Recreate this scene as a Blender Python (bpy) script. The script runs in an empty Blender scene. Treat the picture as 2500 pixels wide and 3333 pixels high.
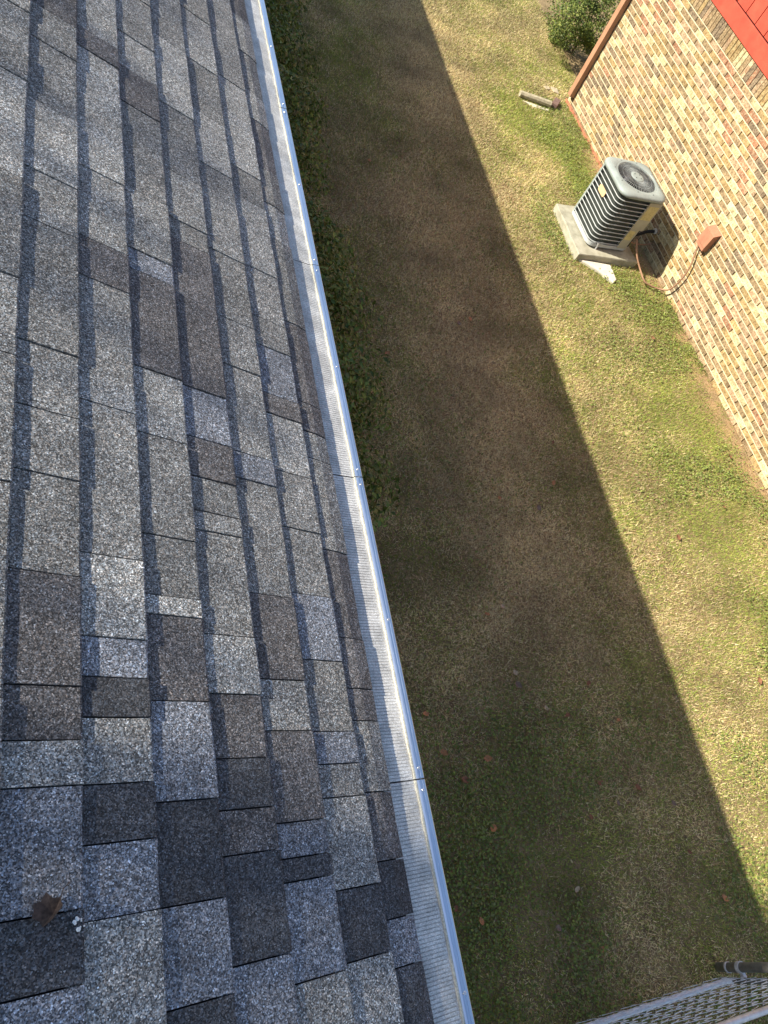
import bpy, bmesh, math, random
import numpy as np
from mathutils import Vector, Matrix
random.seed(11); rng = np.random.default_rng(11)
S = bpy.context.scene
C = S.collection

# ------------------------------------------------------------------ camera
CAM_H = 4.81
M = ((0.9202986, 0.00168768, 0.39121304), (-0.18868299, -0.87408433, 0.44763301), (0.34270865, -0.48577128, -0.80410014))
cd = bpy.data.cameras.new('camera'); cam = bpy.data.objects.new('camera', cd); C.objects.link(cam)
cd.sensor_fit = 'VERTICAL'; cd.sensor_height = 24.0; cd.lens = 2428.34 / 3333 * 24.0
cd.clip_start = 0.05; cd.clip_end = 500
cam.matrix_world = Matrix(((M[0][0], -M[0][1], -M[0][2], 0), (M[1][0], -M[1][1], -M[1][2], 0),
                           (M[2][0], -M[2][1], -M[2][2], CAM_H), (0, 0, 0, 1)))
S.camera = cam

# ------------------------------------------------------------------ light
SUN = Vector((-1.0, 0.235, 0.775)).normalized()          # towards the sun
w = bpy.data.worlds.new('World'); S.world = w; w.use_nodes = True
nt = w.node_tree; bg = nt.nodes['Background']
sky = nt.nodes.new('ShaderNodeTexSky'); sky.sky_type = 'NISHITA'; sky.sun_disc = False
sky.sun_elevation = math.asin(SUN.z); sky.sun_rotation = math.atan2(SUN.x, SUN.y)
nt.links.new(sky.outputs[0], bg.inputs[0]); bg.inputs[1].default_value = 0.11
sl = bpy.data.lights.new('sun', 'SUN'); sl.energy = 5.0; sl.angle = math.radians(0.53); sl.color = (1.0, 0.93, 0.80)
so = bpy.data.objects.new('sun', sl); C.objects.link(so); so.location = (-12, 3, 14)
so.rotation_euler = SUN.to_track_quat('Z', 'Y').to_euler()
S.view_settings.view_transform = 'Standard'; S.view_settings.look = 'None'
S.view_settings.gamma = 1.0; S.view_settings.exposure = 1.1
S.render.engine = 'CYCLES'

# ------------------------------------------------------------------ helpers
def tag(o, label=None, cat=None, group=None, kind=None):
    if label: o['label'] = label
    if cat: o['category'] = cat
    if group: o['group'] = group
    if kind: o['kind'] = kind
    return o
def empty(name, loc=(0, 0, 0), rz=0.0):
    o = bpy.data.objects.new(name, None); C.objects.link(o); o.location = loc; o.rotation_euler = (0, 0, rz)
    o.empty_display_size = 0.1
    return o
def link(name, me, mat, parent=None):
    o = bpy.data.objects.new(name, me); C.objects.link(o)
    if mat is not None and not me.materials: me.materials.append(mat)
    if parent is not None: o.parent = parent
    return o
class MB:
    """collects vertices and faces for one mesh"""
    def __init__(s): s.v = []; s.f = []
    def add(s, v, f):
        b = len(s.v); s.v += [tuple(p) for p in v]; s.f += [tuple(i + b for i in q) for q in f]; return s
    def box(s, x0, x1, y0, y1, z0, z1):
        return s.add([(x0, y0, z0), (x1, y0, z0), (x1, y1, z0), (x0, y1, z0), (x0, y0, z1), (x1, y0, z1), (x1, y1, z1), (x0, y1, z1)],
                     [(0, 3, 2, 1), (4, 5, 6, 7), (0, 1, 5, 4), (1, 2, 6, 5), (2, 3, 7, 6), (3, 0, 4, 7)])
    def tube(s, pts, r, n=8, cap=True):
        pts = [Vector(p) for p in pts]; rs = r if isinstance(r, (list, tuple)) else [r] * len(pts)
        b = len(s.v); a = None
        for i, p in enumerate(pts):
            t = (pts[min(i + 1, len(pts) - 1)] - pts[max(i - 1, 0)]).normalized()
            if a is None: a = t.orthogonal().normalized()
            a = (a - t * a.dot(t)).normalized(); c = t.cross(a)
            for k in range(n):
                q = p + (a * math.cos(2 * math.pi * k / n) + c * math.sin(2 * math.pi * k / n)) * rs[i]
                s.v.append(tuple(q))
        for i in range(len(pts) - 1):
            for k in range(n):
                k2 = (k + 1) % n
                s.f.append((b + i * n + k, b + i * n + k2, b + (i + 1) * n + k2, b + (i + 1) * n + k))
        if cap:
            s.f.append(tuple(b + k for k in reversed(range(n)))); e = b + (len(pts) - 1) * n
            s.f.append(tuple(e + k for k in range(n)))
        return s
    def prism(s, poly, z0, z1):
        n = len(poly)
        return s.add([(x, y, z0) for x, y in poly] + [(x, y, z1) for x, y in poly],
                     [tuple(reversed(range(n))), tuple(range(n, 2 * n))] + [(k, (k + 1) % n, n + (k + 1) % n, n + k) for k in range(n)])
    def lathe(s, prof, n=32, c=(0, 0)):
        b = len(s.v)
        for r, z in prof:
            for k in range(n):
                s.v.append((c[0] + r * math.cos(2 * math.pi * k / n), c[1] + r * math.sin(2 * math.pi * k / n), z))
        for i in range(len(prof) - 1):
            for k in range(n):
                k2 = (k + 1) % n
                s.f.append((b + i * n + k, b + i * n + k2, b + (i + 1) * n + k2, b + (i + 1) * n + k))
        return s
    def mesh(s, name, smooth=False, bevel=0.0):
        me = bpy.data.meshes.new(name); me.from_pydata(s.v, [], s.f)
        if bevel:
            bm = bmesh.new(); bm.from_mesh(me)
            bmesh.ops.bevel(bm, geom=bm.edges[:], offset=bevel, segments=1, affect='EDGES', profile=0.5); bm.to_mesh(me); bm.free()
        me.update()
        if smooth: me.shade_smooth()
        return me
    def build(s, name, mat, parent=None, smooth=False, bevel=0.0):
        return link(name, s.mesh(name, smooth, bevel), mat, parent)
def vnoise(x, y, sc, seed=0):
    """smooth value noise in numpy"""
    r = np.random.default_rng(seed); T = r.random((256, 256))
    x = np.asarray(x) * sc + 1000; y = np.asarray(y) * sc + 1000
    xi = np.floor(x).astype(int); yi = np.floor(y).astype(int); fx = x - xi; fy = y - yi
    fx = fx * fx * (3 - 2 * fx); fy = fy * fy * (3 - 2 * fy)
    g = lambda a, b: T[a % 256, b % 256]
    return (g(xi, yi) * (1 - fx) + g(xi + 1, yi) * fx) * (1 - fy) + (g(xi, yi + 1) * (1 - fx) + g(xi + 1, yi + 1) * fx) * fy
def fbm(x, y, sc, seed=0, o=3):
    t = 0; a = 1; n = 0
    for i in range(o): t = t + a * vnoise(x, y, sc * 2 ** i, seed + i); n += a; a *= 0.55
    return t / n

# ------------------------------------------------------------------ materials
class NT:
    def __init__(s, name, rough=0.8, metal=0.0, spec=0.3):
        s.m = bpy.data.materials.new(name); s.m.use_nodes = True; s.t = s.m.node_tree
        s.p = s.t.nodes['Principled BSDF']; s.p.inputs['Roughness'].default_value = rough
        s.p.inputs['Metallic'].default_value = metal; s.p.inputs['Specular IOR Level'].default_value = spec
    def n(s, typ, **k):
        nd = s.t.nodes.new('ShaderNode' + typ)
        for a, b in k.items():
            if a.startswith('i_'):
                key = a[2:]; nd.inputs[int(key) if key.isdigit() else key].default_value = b
            else: setattr(nd, a, b)
        return nd
    def l(s, a, b): s.t.links.new(a, b)
    def pos(s): return s.n('NewGeometry').outputs['Position']
    def obj(s): return s.n('TexCoord').outputs['Object']
    def noise(s, vec, scale, detail=3, rough=0.55):
        q = s.n('TexNoise'); q.inputs['Scale'].default_value = scale; q.inputs['Detail'].default_value = detail; q.inputs['Roughness'].default_value = rough
        s.l(vec, q.inputs['Vector']); return q.outputs['Fac']
    def ramp(s, fac, stops, interp='LINEAR'):
        r = s.n('ValToRGB'); r.color_ramp.interpolation = interp; e = r.color_ramp.elements
        while len(e) > 1: e.remove(e[-1])
        for i, (p, c) in enumerate(stops):
            c = (c, c, c, 1) if isinstance(c, (int, float)) else (*c, 1)
            if i == 0: e[0].position = p; e[0].color = c
            else: q = e.new(p); q.color = c
        s.l(fac, r.inputs[0]); return r.outputs[0]
    def mix(s, a, b, f=0.5, mode='MIX'):
        x = s.n('Mix', data_type='RGBA', blend_type=mode); x.clamp_factor = True
        for v, i in ((f, 0), (a, 6), (b, 7)):
            if hasattr(v, 'is_linked'): s.l(v, x.inputs[i])
            elif i == 0: x.inputs[0].default_value = v
            else: x.inputs[i].default_value = (v, v, v, 1) if isinstance(v, (int, float)) else (*v, 1)
        return x.outputs[2]
    def col(s, c):
        if hasattr(c, 'is_linked'): s.l(c, s.p.inputs['Base Color'])
        else: s.p.inputs['Base Color'].default_value = (*c, 1)
        return s
    def bump(s, h, strength=0.5, dist=0.002):
        b = s.n('Bump'); b.inputs['Strength'].default_value = strength; b.inputs['Distance'].default_value = dist
        s.l(h, b.inputs['Height']); s.l(b.outputs[0], s.p.inputs['Normal']); return s
def simple(name, c, rough=0.7, metal=0.0, var=0.25, scale=20.0, spec=0.3, bump=0.0):
    m = NT(name, rough, metal, spec); f = m.noise(m.pos(), scale, 4)
    m.col(m.ramp(f, [(0.3, tuple(v * (1 - var) for v in c)), (0.7, tuple(min(1, v * (1 + var)) for v in c))]))
    if bump: m.bump(f, bump, 0.004)
    return m.m
def shingle_mat(name, c, sparkle=1.0):
    m = NT(name, 0.85, 0, 0.35); P = m.pos()
    v = m.n('TexVoronoi'); v.inputs['Scale'].default_value = 400; m.l(P, v.inputs['Vector'])
    sep = m.n('SeparateColor'); m.l(v.outputs['Color'], sep.inputs[0])
    v2 = m.n('TexVoronoi'); v2.inputs['Scale'].default_value = 150; m.l(P, v2.inputs['Vector'])
    sep2 = m.n('SeparateColor'); m.l(v2.outputs['Color'], sep2.inputs[0])
    g = m.ramp(sep.outputs[0], [(0.0, 0.18), (0.3, 0.48), (0.55, 0.92), (0.8, 1.42), (0.94, 2.0 * sparkle), (1.0, 3.6 * sparkle)])
    g2 = m.ramp(sep2.outputs[1], [(0.0, 0.72), (0.5, 1.0), (1.0, 1.28)])
    big = m.ramp(m.noise(P, 9, 3), [(0.3, 0.82), (0.7, 1.15)])
    oi = m.n('ObjectInfo'); ov = m.ramp(oi.outputs['Random'], [(0, 0.86), (1, 1.14)])
    tint = m.ramp(sep.outputs[1], [(0.0, (1.1, 0.95, 0.85)), (0.5, (1, 1, 1)), (1.0, (0.9, 1.0, 1.12))])
    x = m.mix(c, g, 1.0, 'MULTIPLY'); x = m.mix(x, g2, 1.0, 'MULTIPLY'); x = m.mix(x, big, 1.0, 'MULTIPLY')
    x = m.mix(x, ov, 1.0, 'MULTIPLY'); x = m.mix(x, tint, 1.0, 'MULTIPLY'); m.col(x)
    m.bump(sep.outputs[2], 1.0, 0.0018)
    return m.m
SH = {  # granule blends, linear albedo
    'L': shingle_mat('granules_light_grey', (0.245, 0.243, 0.228)),
    'B': shingle_mat('granules_blue_grey', (0.185, 0.195, 0.212), 0.95),
    'M': shingle_mat('granules_mid_grey', (0.182, 0.180, 0.169)),
    'W': shingle_mat('granules_warm_dark', (0.115, 0.109, 0.106)),
    'D': shingle_mat('granules_charcoal', (0.062, 0.064, 0.068), 0.9),
}
felt = simple('roof_felt', (0.02, 0.02, 0.022), 0.95)
mg = NT('mesh_guard', 0.5, 0.25, 0.4); P = mg.pos()
mv = mg.n('TexVoronoi'); mv.inputs['Scale'].default_value = 420; mg.l(P, mv.inputs['Vector'])
sp = mg.n('SeparateColor'); mg.l(mv.outputs['Color'], sp.inputs[0])
cc = mg.ramp(sp.outputs[0], [(0, (0.42, 0.40, 0.37)), (1, (0.74, 0.72, 0.68))])
mg.col(mg.mix(cc, mg.ramp(mg.noise(P, 14, 4), [(0.35, 0.72), (0.7, 1.1)]), 1.0, 'MULTIPLY')); mg.bump(sp.outputs[1], 0.4, 0.0008)
guard_m = mg.m
rail = NT('mill_aluminium', 0.3, 1.0, 0.5); rail.col(rail.ramp(rail.noise(rail.pos(), 6, 4), [(0.3, (0.66, 0.72, 0.80)), (0.7, (0.76, 0.82, 0.9))])); rail_m = rail.m
hem_m = simple('mesh_hem', (0.40, 0.385, 0.32), 0.8, 0.0, 0.4, 250)
gutter_m = simple('gutter_paint', (0.62, 0.64, 0.66), 0.45, 0, 0.08, 5)
steel = simple('screw_steel', (0.7, 0.71, 0.72), 0.25, 0.9, 0.1, 60)

def brick_mat(name, c1, c2, c3):
    m = NT(name, 0.9, 0, 0.2); P = m.pos()
    oi = m.n('ObjectInfo'); 
    a = m.noise(P, 24, 5, 0.68); b = m.noise(P, 55, 4, 0.65)
    x = m.mix(c1, c2, m.ramp(a, [(0.40, 0.0), (0.60, 1.0)]))
    x = m.mix(x, c3, m.ramp(b, [(0.49, 0.0), (0.58, 0.95)]))
    x = m.mix(x, m.ramp(oi.outputs['Random'], [(0, 0.78), (1, 1.06)]), 1.0, 'MULTIPLY')
    x = m.mix(x, m.ramp(m.noise(P, 13, 5, 0.7), [(0.36, 0.62), (0.5, 0.98), (0.64, 1.18)]), 1.0, 'MULTIPLY')
    m.col(x); m.bump(m.noise(P, 120, 4), 0.5, 0.003); return m.m
BR = {
    'c': brick_mat('brick_cream', (0.46, 0.39, 0.21), (0.54, 0.47, 0.28), (0.36, 0.27, 0.13)),
    'y': brick_mat('brick_buff', (0.34, 0.23, 0.10), (0.43, 0.33, 0.16), (0.24, 0.145, 0.06)),
    't': brick_mat('brick_tan', (0.27, 0.185, 0.095), (0.39, 0.29, 0.16), (0.17, 0.11, 0.06)),
    'p': brick_mat('brick_pink', (0.36, 0.24, 0.14), (0.46, 0.36, 0.22), (0.26, 0.15, 0.08)),
    'r': brick_mat('brick_red', (0.34, 0.15, 0.075), (0.27, 0.135, 0.08), (0.42, 0.30, 0.18)),
    'g': brick_mat('brick_brown_grey', (0.215, 0.155, 0.095), (0.31, 0.235, 0.145), (0.12, 0.085, 0.055)),
}
mortar = simple('mortar', (0.53, 0.475, 0.32), 0.95, 0, 0.12, 60, 0.1, 0.3)
red_paint = NT('red_paint', 0.55, 0, 0.35); red_paint.col(red_paint.ramp(red_paint.noise(red_paint.pos(), 7, 5), [(0.3, (0.40, 0.055, 0.032)), (0.7, (0.47, 0.08, 0.045))])); red_paint = red_paint.m
tan_paint = simple('brown_downspout_paint', (0.36, 0.19, 0.11), 0.5, 0, 0.12, 8)
terra = simple('terracotta_paint', (0.36, 0.16, 0.095), 0.55, 0, 0.15, 14)
dark_in = simple('dark_interior', (0.012, 0.012, 0.012), 0.9)
concrete = NT('concrete', 0.92, 0, 0.2); f = concrete.noise(concrete.pos(), 9, 6, 0.65)
concrete.col(concrete.ramp(f, [(0.25, (0.20, 0.185, 0.13)), (0.5, (0.33, 0.31, 0.23)), (0.75, (0.42, 0.40, 0.31))])); concrete.bump(concrete.noise(concrete.pos(), 90, 5), 0.5, 0.003); concrete = concrete.m
pale_stone = simple('pale_concrete', (0.58, 0.53, 0.43), 0.95, 0, 0.15, 18, 0.2, 0.4)
tan_stone = simple('tan_stone', (0.40, 0.33, 0.22), 0.95, 0, 0.2, 30, 0.2, 0.4)
ac_paint = NT('grey_green_enamel', 0.5, 0, 0.4); f = ac_paint.noise(ac_paint.pos(), 5, 6, 0.65)
ac_paint.col(ac_paint.ramp(f, [(0.3, (0.20, 0.23, 0.21)), (0.6, (0.265, 0.30, 0.275)), (0.8, (0.31, 0.335, 0.31))])); ac_paint = ac_paint.m
ac_panel = simple('beige_grey_enamel', (0.34, 0.32, 0.24), 0.5, 0, 0.12, 6)
ac_bar = simple('light_grey_enamel', (0.40, 0.415, 0.40), 0.5, 0, 0.1, 20)
coil = NT('coil_fins', 0.6, 0.2, 0.3); f = coil.noise(coil.pos(), 14, 4)
coil.col(coil.ramp(f, [(0.3, (0.03, 0.036, 0.031)), (0.7, (0.055, 0.064, 0.056))])); coil = coil.m
wire_m = simple('dark_wire', (0.085, 0.095, 0.088), 0.5, 0.2)
grille_m = simple('grille_wire', (0.30, 0.32, 0.31), 0.45, 0.2)
sticker = NT('yellowed_sticker', 0.6, 0, 0.3); q = sticker.n('TexBrick'); q.inputs['Scale'].default_value = 30; sticker.l(sticker.pos(), q.inputs['Vector'])
sticker.col(sticker.ramp(sticker.noise(sticker.pos(), 60, 5, 0.7), [(0.3, (0.34, 0.28, 0.12)), (0.5, (0.52, 0.44, 0.20)), (0.7, (0.56, 0.49, 0.25))])); sticker = sticker.m
blade_m = simple('dull_fan_blade', (0.10, 0.10, 0.105), 0.45, 0.5)
plate_m = simple('peach_nameplate', (0.66, 0.42, 0.22), 0.5, 0, 0.1, 30)
conduit_m = simple('brown_conduit', (0.30, 0.17, 0.10), 0.6, 0, 0.15, 30)
black_foam = simple('black_foam', (0.02, 0.02, 0.02), 0.95)
galv = NT('galvanised_steel', 0.5, 0.35, 0.4); galv.col(galv.ramp(galv.noise(galv.pos(), 30, 4), [(0.3, (0.55, 0.55, 0.55)), (0.7, (0.74, 0.74, 0.74))])); galv = galv.m
post_m = simple('weathered_post', (0.26, 0.25, 0.22), 0.6, 0.3, 0.3, 18)
white_dot = simple('pale_dropping', (0.75, 0.76, 0.74), 0.8)
wood_w = simple('weathered_wood', (0.36, 0.32, 0.22), 0.9, 0, 0.35, 22, 0.2, 0.5)
brick_brown = simple('dark_brick_piece', (0.16, 0.10, 0.08), 0.9, 0, 0.3, 30, 0.2, 0.4)
bark = simple('bark', (0.10, 0.075, 0.055), 0.95, 0, 0.4, 30, 0.2, 0.6)
def vcol_mat(name, rough=0.75, trans=0.15):
    m = NT(name, rough, 0, 0.25); a = m.n('Attribute', attribute_name='Col'); m.col(a.outputs['Color'])
    if trans:
        t = m.n('BsdfTranslucent'); m.l(a.outputs['Color'], t.inputs[0]); x = m.n('MixShader'); x.inputs[0].default_value = trans
        m.l(m.p.outputs[0], x.inputs[1]); m.l(t.outputs[0], x.inputs[2]); m.l(x.outputs[0], m.t.nodes['Material Output'].inputs[0])
    return m.m
grass_m = vcol_mat('grass_blades', 0.7, 0.2); leaf_m = vcol_mat('leaf_surface', 0.5, 0.2)
dry_leaf = [simple('dry_leaf_' + n, c, 0.8, 0, 0.25, 60) for n, c in (('brown', (0.20, 0.09, 0.045)), ('orange', (0.42, 0.19, 0.08)), ('grey', (0.19, 0.13, 0.09)), ('buff', (0.45, 0.33, 0.2)))]

# ------------------------------------------------------------------ ground
gm = NT('lawn_soil', 0.95, 0, 0.1); P = gm.pos()
base = gm.ramp(gm.noise(P, 3.0, 5, 0.6), [(0.3, (0.17, 0.12, 0.065)), (0.55, (0.26, 0.19, 0.10)), (0.75, (0.33, 0.25, 0.14))])
base = gm.mix(base, gm.ramp(gm.noise(P, 60, 5, 0.7), [(0.3, 0.5), (0.7, 1.35)]), 1.0, 'MULTIPLY')
sx = gm.n('SeparateXYZ'); gm.l(P, sx.inputs[0])
ad = gm.n('MapRange'); ad.inputs[1].default_value = 6.0; ad.inputs[2].default_value = 6.55; gm.l(sx.outputs[0], ad.inputs[0]); ay = gm.n('MapRange'); ay.inputs[1].default_value = 9.6; ay.inputs[2].default_value = 9.0; gm.l(sx.outputs[1], ay.inputs[0]); am = gm.n('Math', operation='MULTIPLY'); gm.l(ad.outputs[0], am.inputs[0]); gm.l(ay.outputs[0], am.inputs[1])
mm = gm.n('Math', operation='MULTIPLY'); gm.l(am.outputs[0], mm.inputs[0]); gm.l(gm.ramp(gm.noise(P, 4.5, 4), [(0.35, 0.2), (0.55, 1.0)]), mm.inputs[1])
base = gm.mix(base, gm.ramp(gm.noise(P, 38, 6, 0.75), [(0.3, (0.20, 0.125, 0.06)), (0.5, (0.34, 0.22, 0.11)), (0.7, (0.46, 0.33, 0.19))]), mm.outputs[0]); gm.col(base); gm.bump(gm.noise(P, 45, 5, 0.7), 0.7, 0.02)
xs = sorted(set([-120, -60, -30, -12, -6, -2, 0] + [0.8 + 0.15 * i for i in range(46)] + [9, 12, 20, 40, 80, 130]))
ys = sorted(set([-120, -60, -30, -14, -6, -3] + [-1.8 + 0.15 * i for i in range(100)] + [16, 20, 30, 60, 130]))
def gz(x, y):
    k = np.clip((np.asarray(x) - 0.8) / 0.4, 0, 1) * np.clip((7.6 - np.asarray(x)) / 0.6, 0, 1)
    return (fbm(x, y, 1.1, 40) - 0.5) * 0.035 * k
XX, YY = np.meshgrid(xs, ys); ZZ = gz(XX, YY); nx = len(xs)
g = MB(); g.v = list(zip(XX.ravel().tolist(), YY.ravel().tolist(), ZZ.ravel().tolist()))
g.f = [(j * nx + i, j * nx + i + 1, (j + 1) * nx + i + 1, (j + 1) * nx + i) for j in range(len(ys) - 1) for i in range(nx - 1)]
tag(g.build('ground', gm.m, smooth=True), kind='structure')

WYAW = math.radians(1.84)                        # the neighbouring wall is turned a little against our eave
def wall_x(y): return (6.84 - 0.0321 * y) / 0.9995

def scatter_mesh(name, V, F, cols, mat):
    me = bpy.data.meshes.new(name); nv = len(V); nf = len(F); k = F.shape[1]
    me.vertices.add(nv); me.vertices.foreach_set('co', V.astype(np.float32).ravel())
    me.loops.add(nf * k); me.loops.foreach_set('vertex_index', F.astype(np.int32).ravel())
    me.polygons.add(nf); me.polygons.foreach_set('loop_start', np.arange(0, nf * k, k, dtype=np.int32))
    a = me.color_attributes.new('Col', 'FLOAT_COLOR', 'POINT')
    a.data.foreach_set('color', np.concatenate([cols, np.ones((nv, 1))], 1).astype(np.float32).ravel())
    me.update(calc_edges=True); me.materials.append(mat); return me

# greenness and bareness of the lawn as the photograph shows them
def green_map(x, y):
    n = fbm(x, y, 0.9, 3); n2 = fbm(x, y, 3.1, 9)
    gmap = 0.40 + 0.9 * (n - 0.5) + 0.75 * (n2 - 0.5)
    gmap += 0.34 * np.clip((x - 4.9) / 0.9, 0, 1) * np.clip((9.3 - y) / 1.0, 0, 1)
    gmap += 0.18 * np.exp(-((y - 8.4) / 0.7) ** 2) * (x > 5.0)
    gmap += 0.28 * np.clip((1.2 - y) / 1.5, 0, 1)
    gmap -= 0.30 * np.exp(-((x - (3.75 + 0.12 * (y - 5))) / 0.55) ** 2) * np.clip((y - 1.0) / 1.5, 0, 1)
    gmap += 0.15 * np.exp(-((x - 2.7) / 0.5) ** 2) + 0.10 * np.clip((x - 4.4) / 0.4, 0, 1)
    return np.clip(gmap, 0.03, 0.97)
def bare_map(x, y):
    d = wall_x(y) - x + np.where(y > 9.2, 5, 0)
    return np.clip(1.25 - d / 0.34, 0, 1) * np.clip((fbm(x, y, 2.6, 21) - 0.33) * 5, 0, 1)

NB = 1400000
x = rng.uniform(0.95, 6.95, NB); y = np.where(rng.random(NB) < 0.86, rng.uniform(-1.7, 13.2, NB), rng.uniform(-5.0, 17.0, NB))
keep = (x < wall_x(y) - 0.015) | (y > 9.42)
keep &= ~((x > 5.44) & (x < 6.29) & (y > 6.07) & (y < 6.92))
keep &= rng.random(NB) > 0.93 * bare_map(x, y)
x = x[keep]; y = y[keep]; n = len(x)
gr = green_map(x, y); isg = rng.random(n) < gr
L = np.where(isg, rng.uniform(0.022, 0.05, n), rng.uniform(0.02, 0.055, n))
L *= 0.62 + 0.45 * fbm(x, y, 2.2, 31)
L *= 0.78 + 0.22 * np.clip((y + 1) / 4, 0, 1)
L = np.where((x > 5.0) & (y > 7.2) & (y < 9.2), L * 1.25, L)
Wd = rng.uniform(0.0016, 0.0036, n)
az = rng.uniform(0, 2 * np.pi, n); tl = np.where(isg, rng.uniform(0.3, 1.25, n), rng.uniform(0.7, 1.5, n))
d = np.stack([np.cos(az) * np.sin(tl), np.sin(az) * np.sin(tl), np.cos(tl)], 1)
sd = np.stack([-np.sin(az), np.cos(az), np.zeros(n)], 1)
B0 = np.stack([x, y, gz(x, y) - 0.002 + np.where(isg, 0, rng.uniform(0, 0.012, n))], 1)
V = np.empty((n, 3, 3)); V[:, 0] = B0 - sd * Wd[:, None]; V[:, 1] = B0 + sd * Wd[:, None]; V[:, 2] = B0 + d * L[:, None]
pal_g = np.array([(0.20, 0.26, 0.045), (0.27, 0.33, 0.055), (0.34, 0.37, 0.08), (0.14, 0.19, 0.035), (0.36, 0.34, 0.09)])
pal_d = np.array([(0.60, 0.48, 0.24), (0.48, 0.35, 0.17), (0.68, 0.57, 0.32), (0.33, 0.22, 0.105), (0.54, 0.46, 0.20)])
c = np.where(isg[:, None], pal_g[rng.integers(0, 5, n)], pal_d[rng.integers(0, 5, n)])
c = c * rng.uniform(0.75, 1.25, (n, 1)) * (0.55 + 0.95 * fbm(x, y, 2.3, 77))[:, None]
cols = np.repeat(c, 3, 0)
lawn = link('lawn_grass', scatter_mesh('lawn_grass', V.reshape(-1, 3), np.arange(3 * n).reshape(-1, 3), cols, grass_m), None)
tag(lawn, 'short winter lawn of mixed tan and green grass blades between the two houses', 'grass', kind='stuff')

# small round-leaved weeds in patches
NW = 260000
x = rng.uniform(1.6, 6.8, NW); y = rng.uniform(-1.6, 9.3, NW)
pr = np.clip((fbm(x, y, 1.3, 51) - 0.45) * 4, 0, 1) * (0.10 + 0.9 * np.clip((1.6 - y) / 1.6, 0, 1) + 0.9 * np.clip((x - 5.0) / 0.9, 0, 1))
pr += 0.8 * np.exp(-(((x - 5.30) / 0.16) ** 2 + ((y - 6.55) / 0.55) ** 2)) + 0.9 * np.exp(-(((x - 6.1) / 0.3) ** 2 + ((y - 5.6) / 0.35) ** 2))
keep = (rng.random(NW) < pr) & (x < wall_x(y) - 0.02) & ~((x > 5.42) & (x < 6.31) & (y > 6.05) & (y < 6.94)) & (rng.random(NW) > 0.8 * bare_map(x, y))
x = x[keep]; y = y[keep]; n = len(x); r = rng.uniform(0.006, 0.013, n); az = rng.uniform(0, 6.28, n); tl = rng.uniform(-0.7, 0.7, (n, 2))
u = np.stack([np.cos(az), np.sin(az), tl[:, 0]], 1); v = np.stack([-np.sin(az), np.cos(az), tl[:, 1]], 1) * 0.7
B0 = np.stack([x, y, gz(x, y) + rng.uniform(0.012, 0.04, n)], 1)
V = np.stack([B0 - u * r[:, None], B0 + v * r[:, None], B0 + u * r[:, None], B0 - v * r[:, None]], 1)
c = np.array([(0.17, 0.22, 0.045), (0.23, 0.28, 0.06), (0.13, 0.165, 0.045), (0.24, 0.25, 0.09)])[rng.integers(0, 4, n)] * rng.uniform(0.75, 1.2, (n, 1))
weeds = link('clover_patches', scatter_mesh('clover_patches', V.reshape(-1, 3), np.arange(4 * n).reshape(-1, 4), np.repeat(c, 4, 0), grass_m), None)
tag(weeds, 'low round-leaved green weeds spreading in patches through the lawn', 'weeds', kind='stuff')

# ------------------------------------------------------------------ our house and its roof
PITCH = math.radians(26.565); cp, sp_ = math.cos(PITCH), math.sin(PITCH); HN = 1.318
def rp(s, yy, h=0.0):                    # roof coordinates: s down the slope, yy along the eave, h above the mean surface
    k = -HN + h
    return (s * cp + k * sp_, yy, CAM_H - s * sp_ + k * cp)
house = empty('shingled_house', (0.4, 2.0, 0))
tag(house, 'house whose grey laminated shingle roof slopes down to an aluminium gutter', 'house')
def place(o, parent):
    o.parent = parent; o.matrix_parent_inverse = Matrix.Translation(-Vector(parent.location)); return o
Y0, Y1 = -5.0, 18.5; S_EAVE = 1.508; RX = -2.4
s_ridge = (RX + (HN + 0.03) * sp_) / cp
brickw = NT('house_brick', 0.9, 0, 0.2); tb = brickw.n('TexBrick'); tb.inputs['Scale'].default_value = 4.9
tb.inputs['Color1'].default_value = (0.30, 0.17, 0.11, 1); tb.inputs['Color2'].default_value = (0.22, 0.12, 0.08, 1); tb.inputs['Mortar'].default_value = (0.5, 0.46, 0.4, 1)
brickw.l(brickw.obj(), tb.inputs['Vector']); brickw.col(tb.outputs[0])
mb = MB(); mb.box(-5.2, 0.36, Y0 + 0.3, Y1 - 0.3, 0.0, 2.86)
place(mb.build('wall', brickw.m), house)
# gable ends close the space under the roof
zr = rp(s_ridge, 0, -0.05)[2]
for ya, yb in ((Y0 + 0.3, Y0 + 0.42), (Y1 - 0.42, Y1 - 0.3)):
    mb = MB(); mb.add([(0.36, ya, 2.862), (-5.2, ya, 2.862), (RX, ya, zr - 0.06), (0.36, yb, 2.862), (-5.2, yb, 2.862), (RX, yb, zr - 0.06)],
           [(0, 1, 2), (5, 4, 3), (0, 3, 4, 1), (1, 4, 5, 2), (2, 5, 3, 0)])
    place(mb.build('gable_wall', brickw.m), house)
roof = MB()
a0 = rp(s_ridge, 0, -0.012); a1 = rp(S_EAVE - 0.02, 0, -0.012); b0 = rp(s_ridge, 0, -0.04); b1 = rp(S_EAVE - 0.02, 0, -0.04)
mx = lambda p: (2 * RX - p[0], p[1], p[2])
ring = [a0, a1, b1, b0, mx(b1), mx(a1)]
roof.add([(p[0], Y0, p[2]) for p in ring] + [(p[0], Y1, p[2]) for p in ring],
         [(0, 1, 2, 3), (0, 3, 4, 5), (9, 8, 7, 6), (11, 10, 9, 6), (0, 6, 7, 1), (1, 7, 8, 2), (2, 8, 9, 3), (3, 9, 10, 4), (4, 10, 11, 5), (5, 11, 6, 0)])
roof_o = place(roof.build('roof', felt), house)
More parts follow.
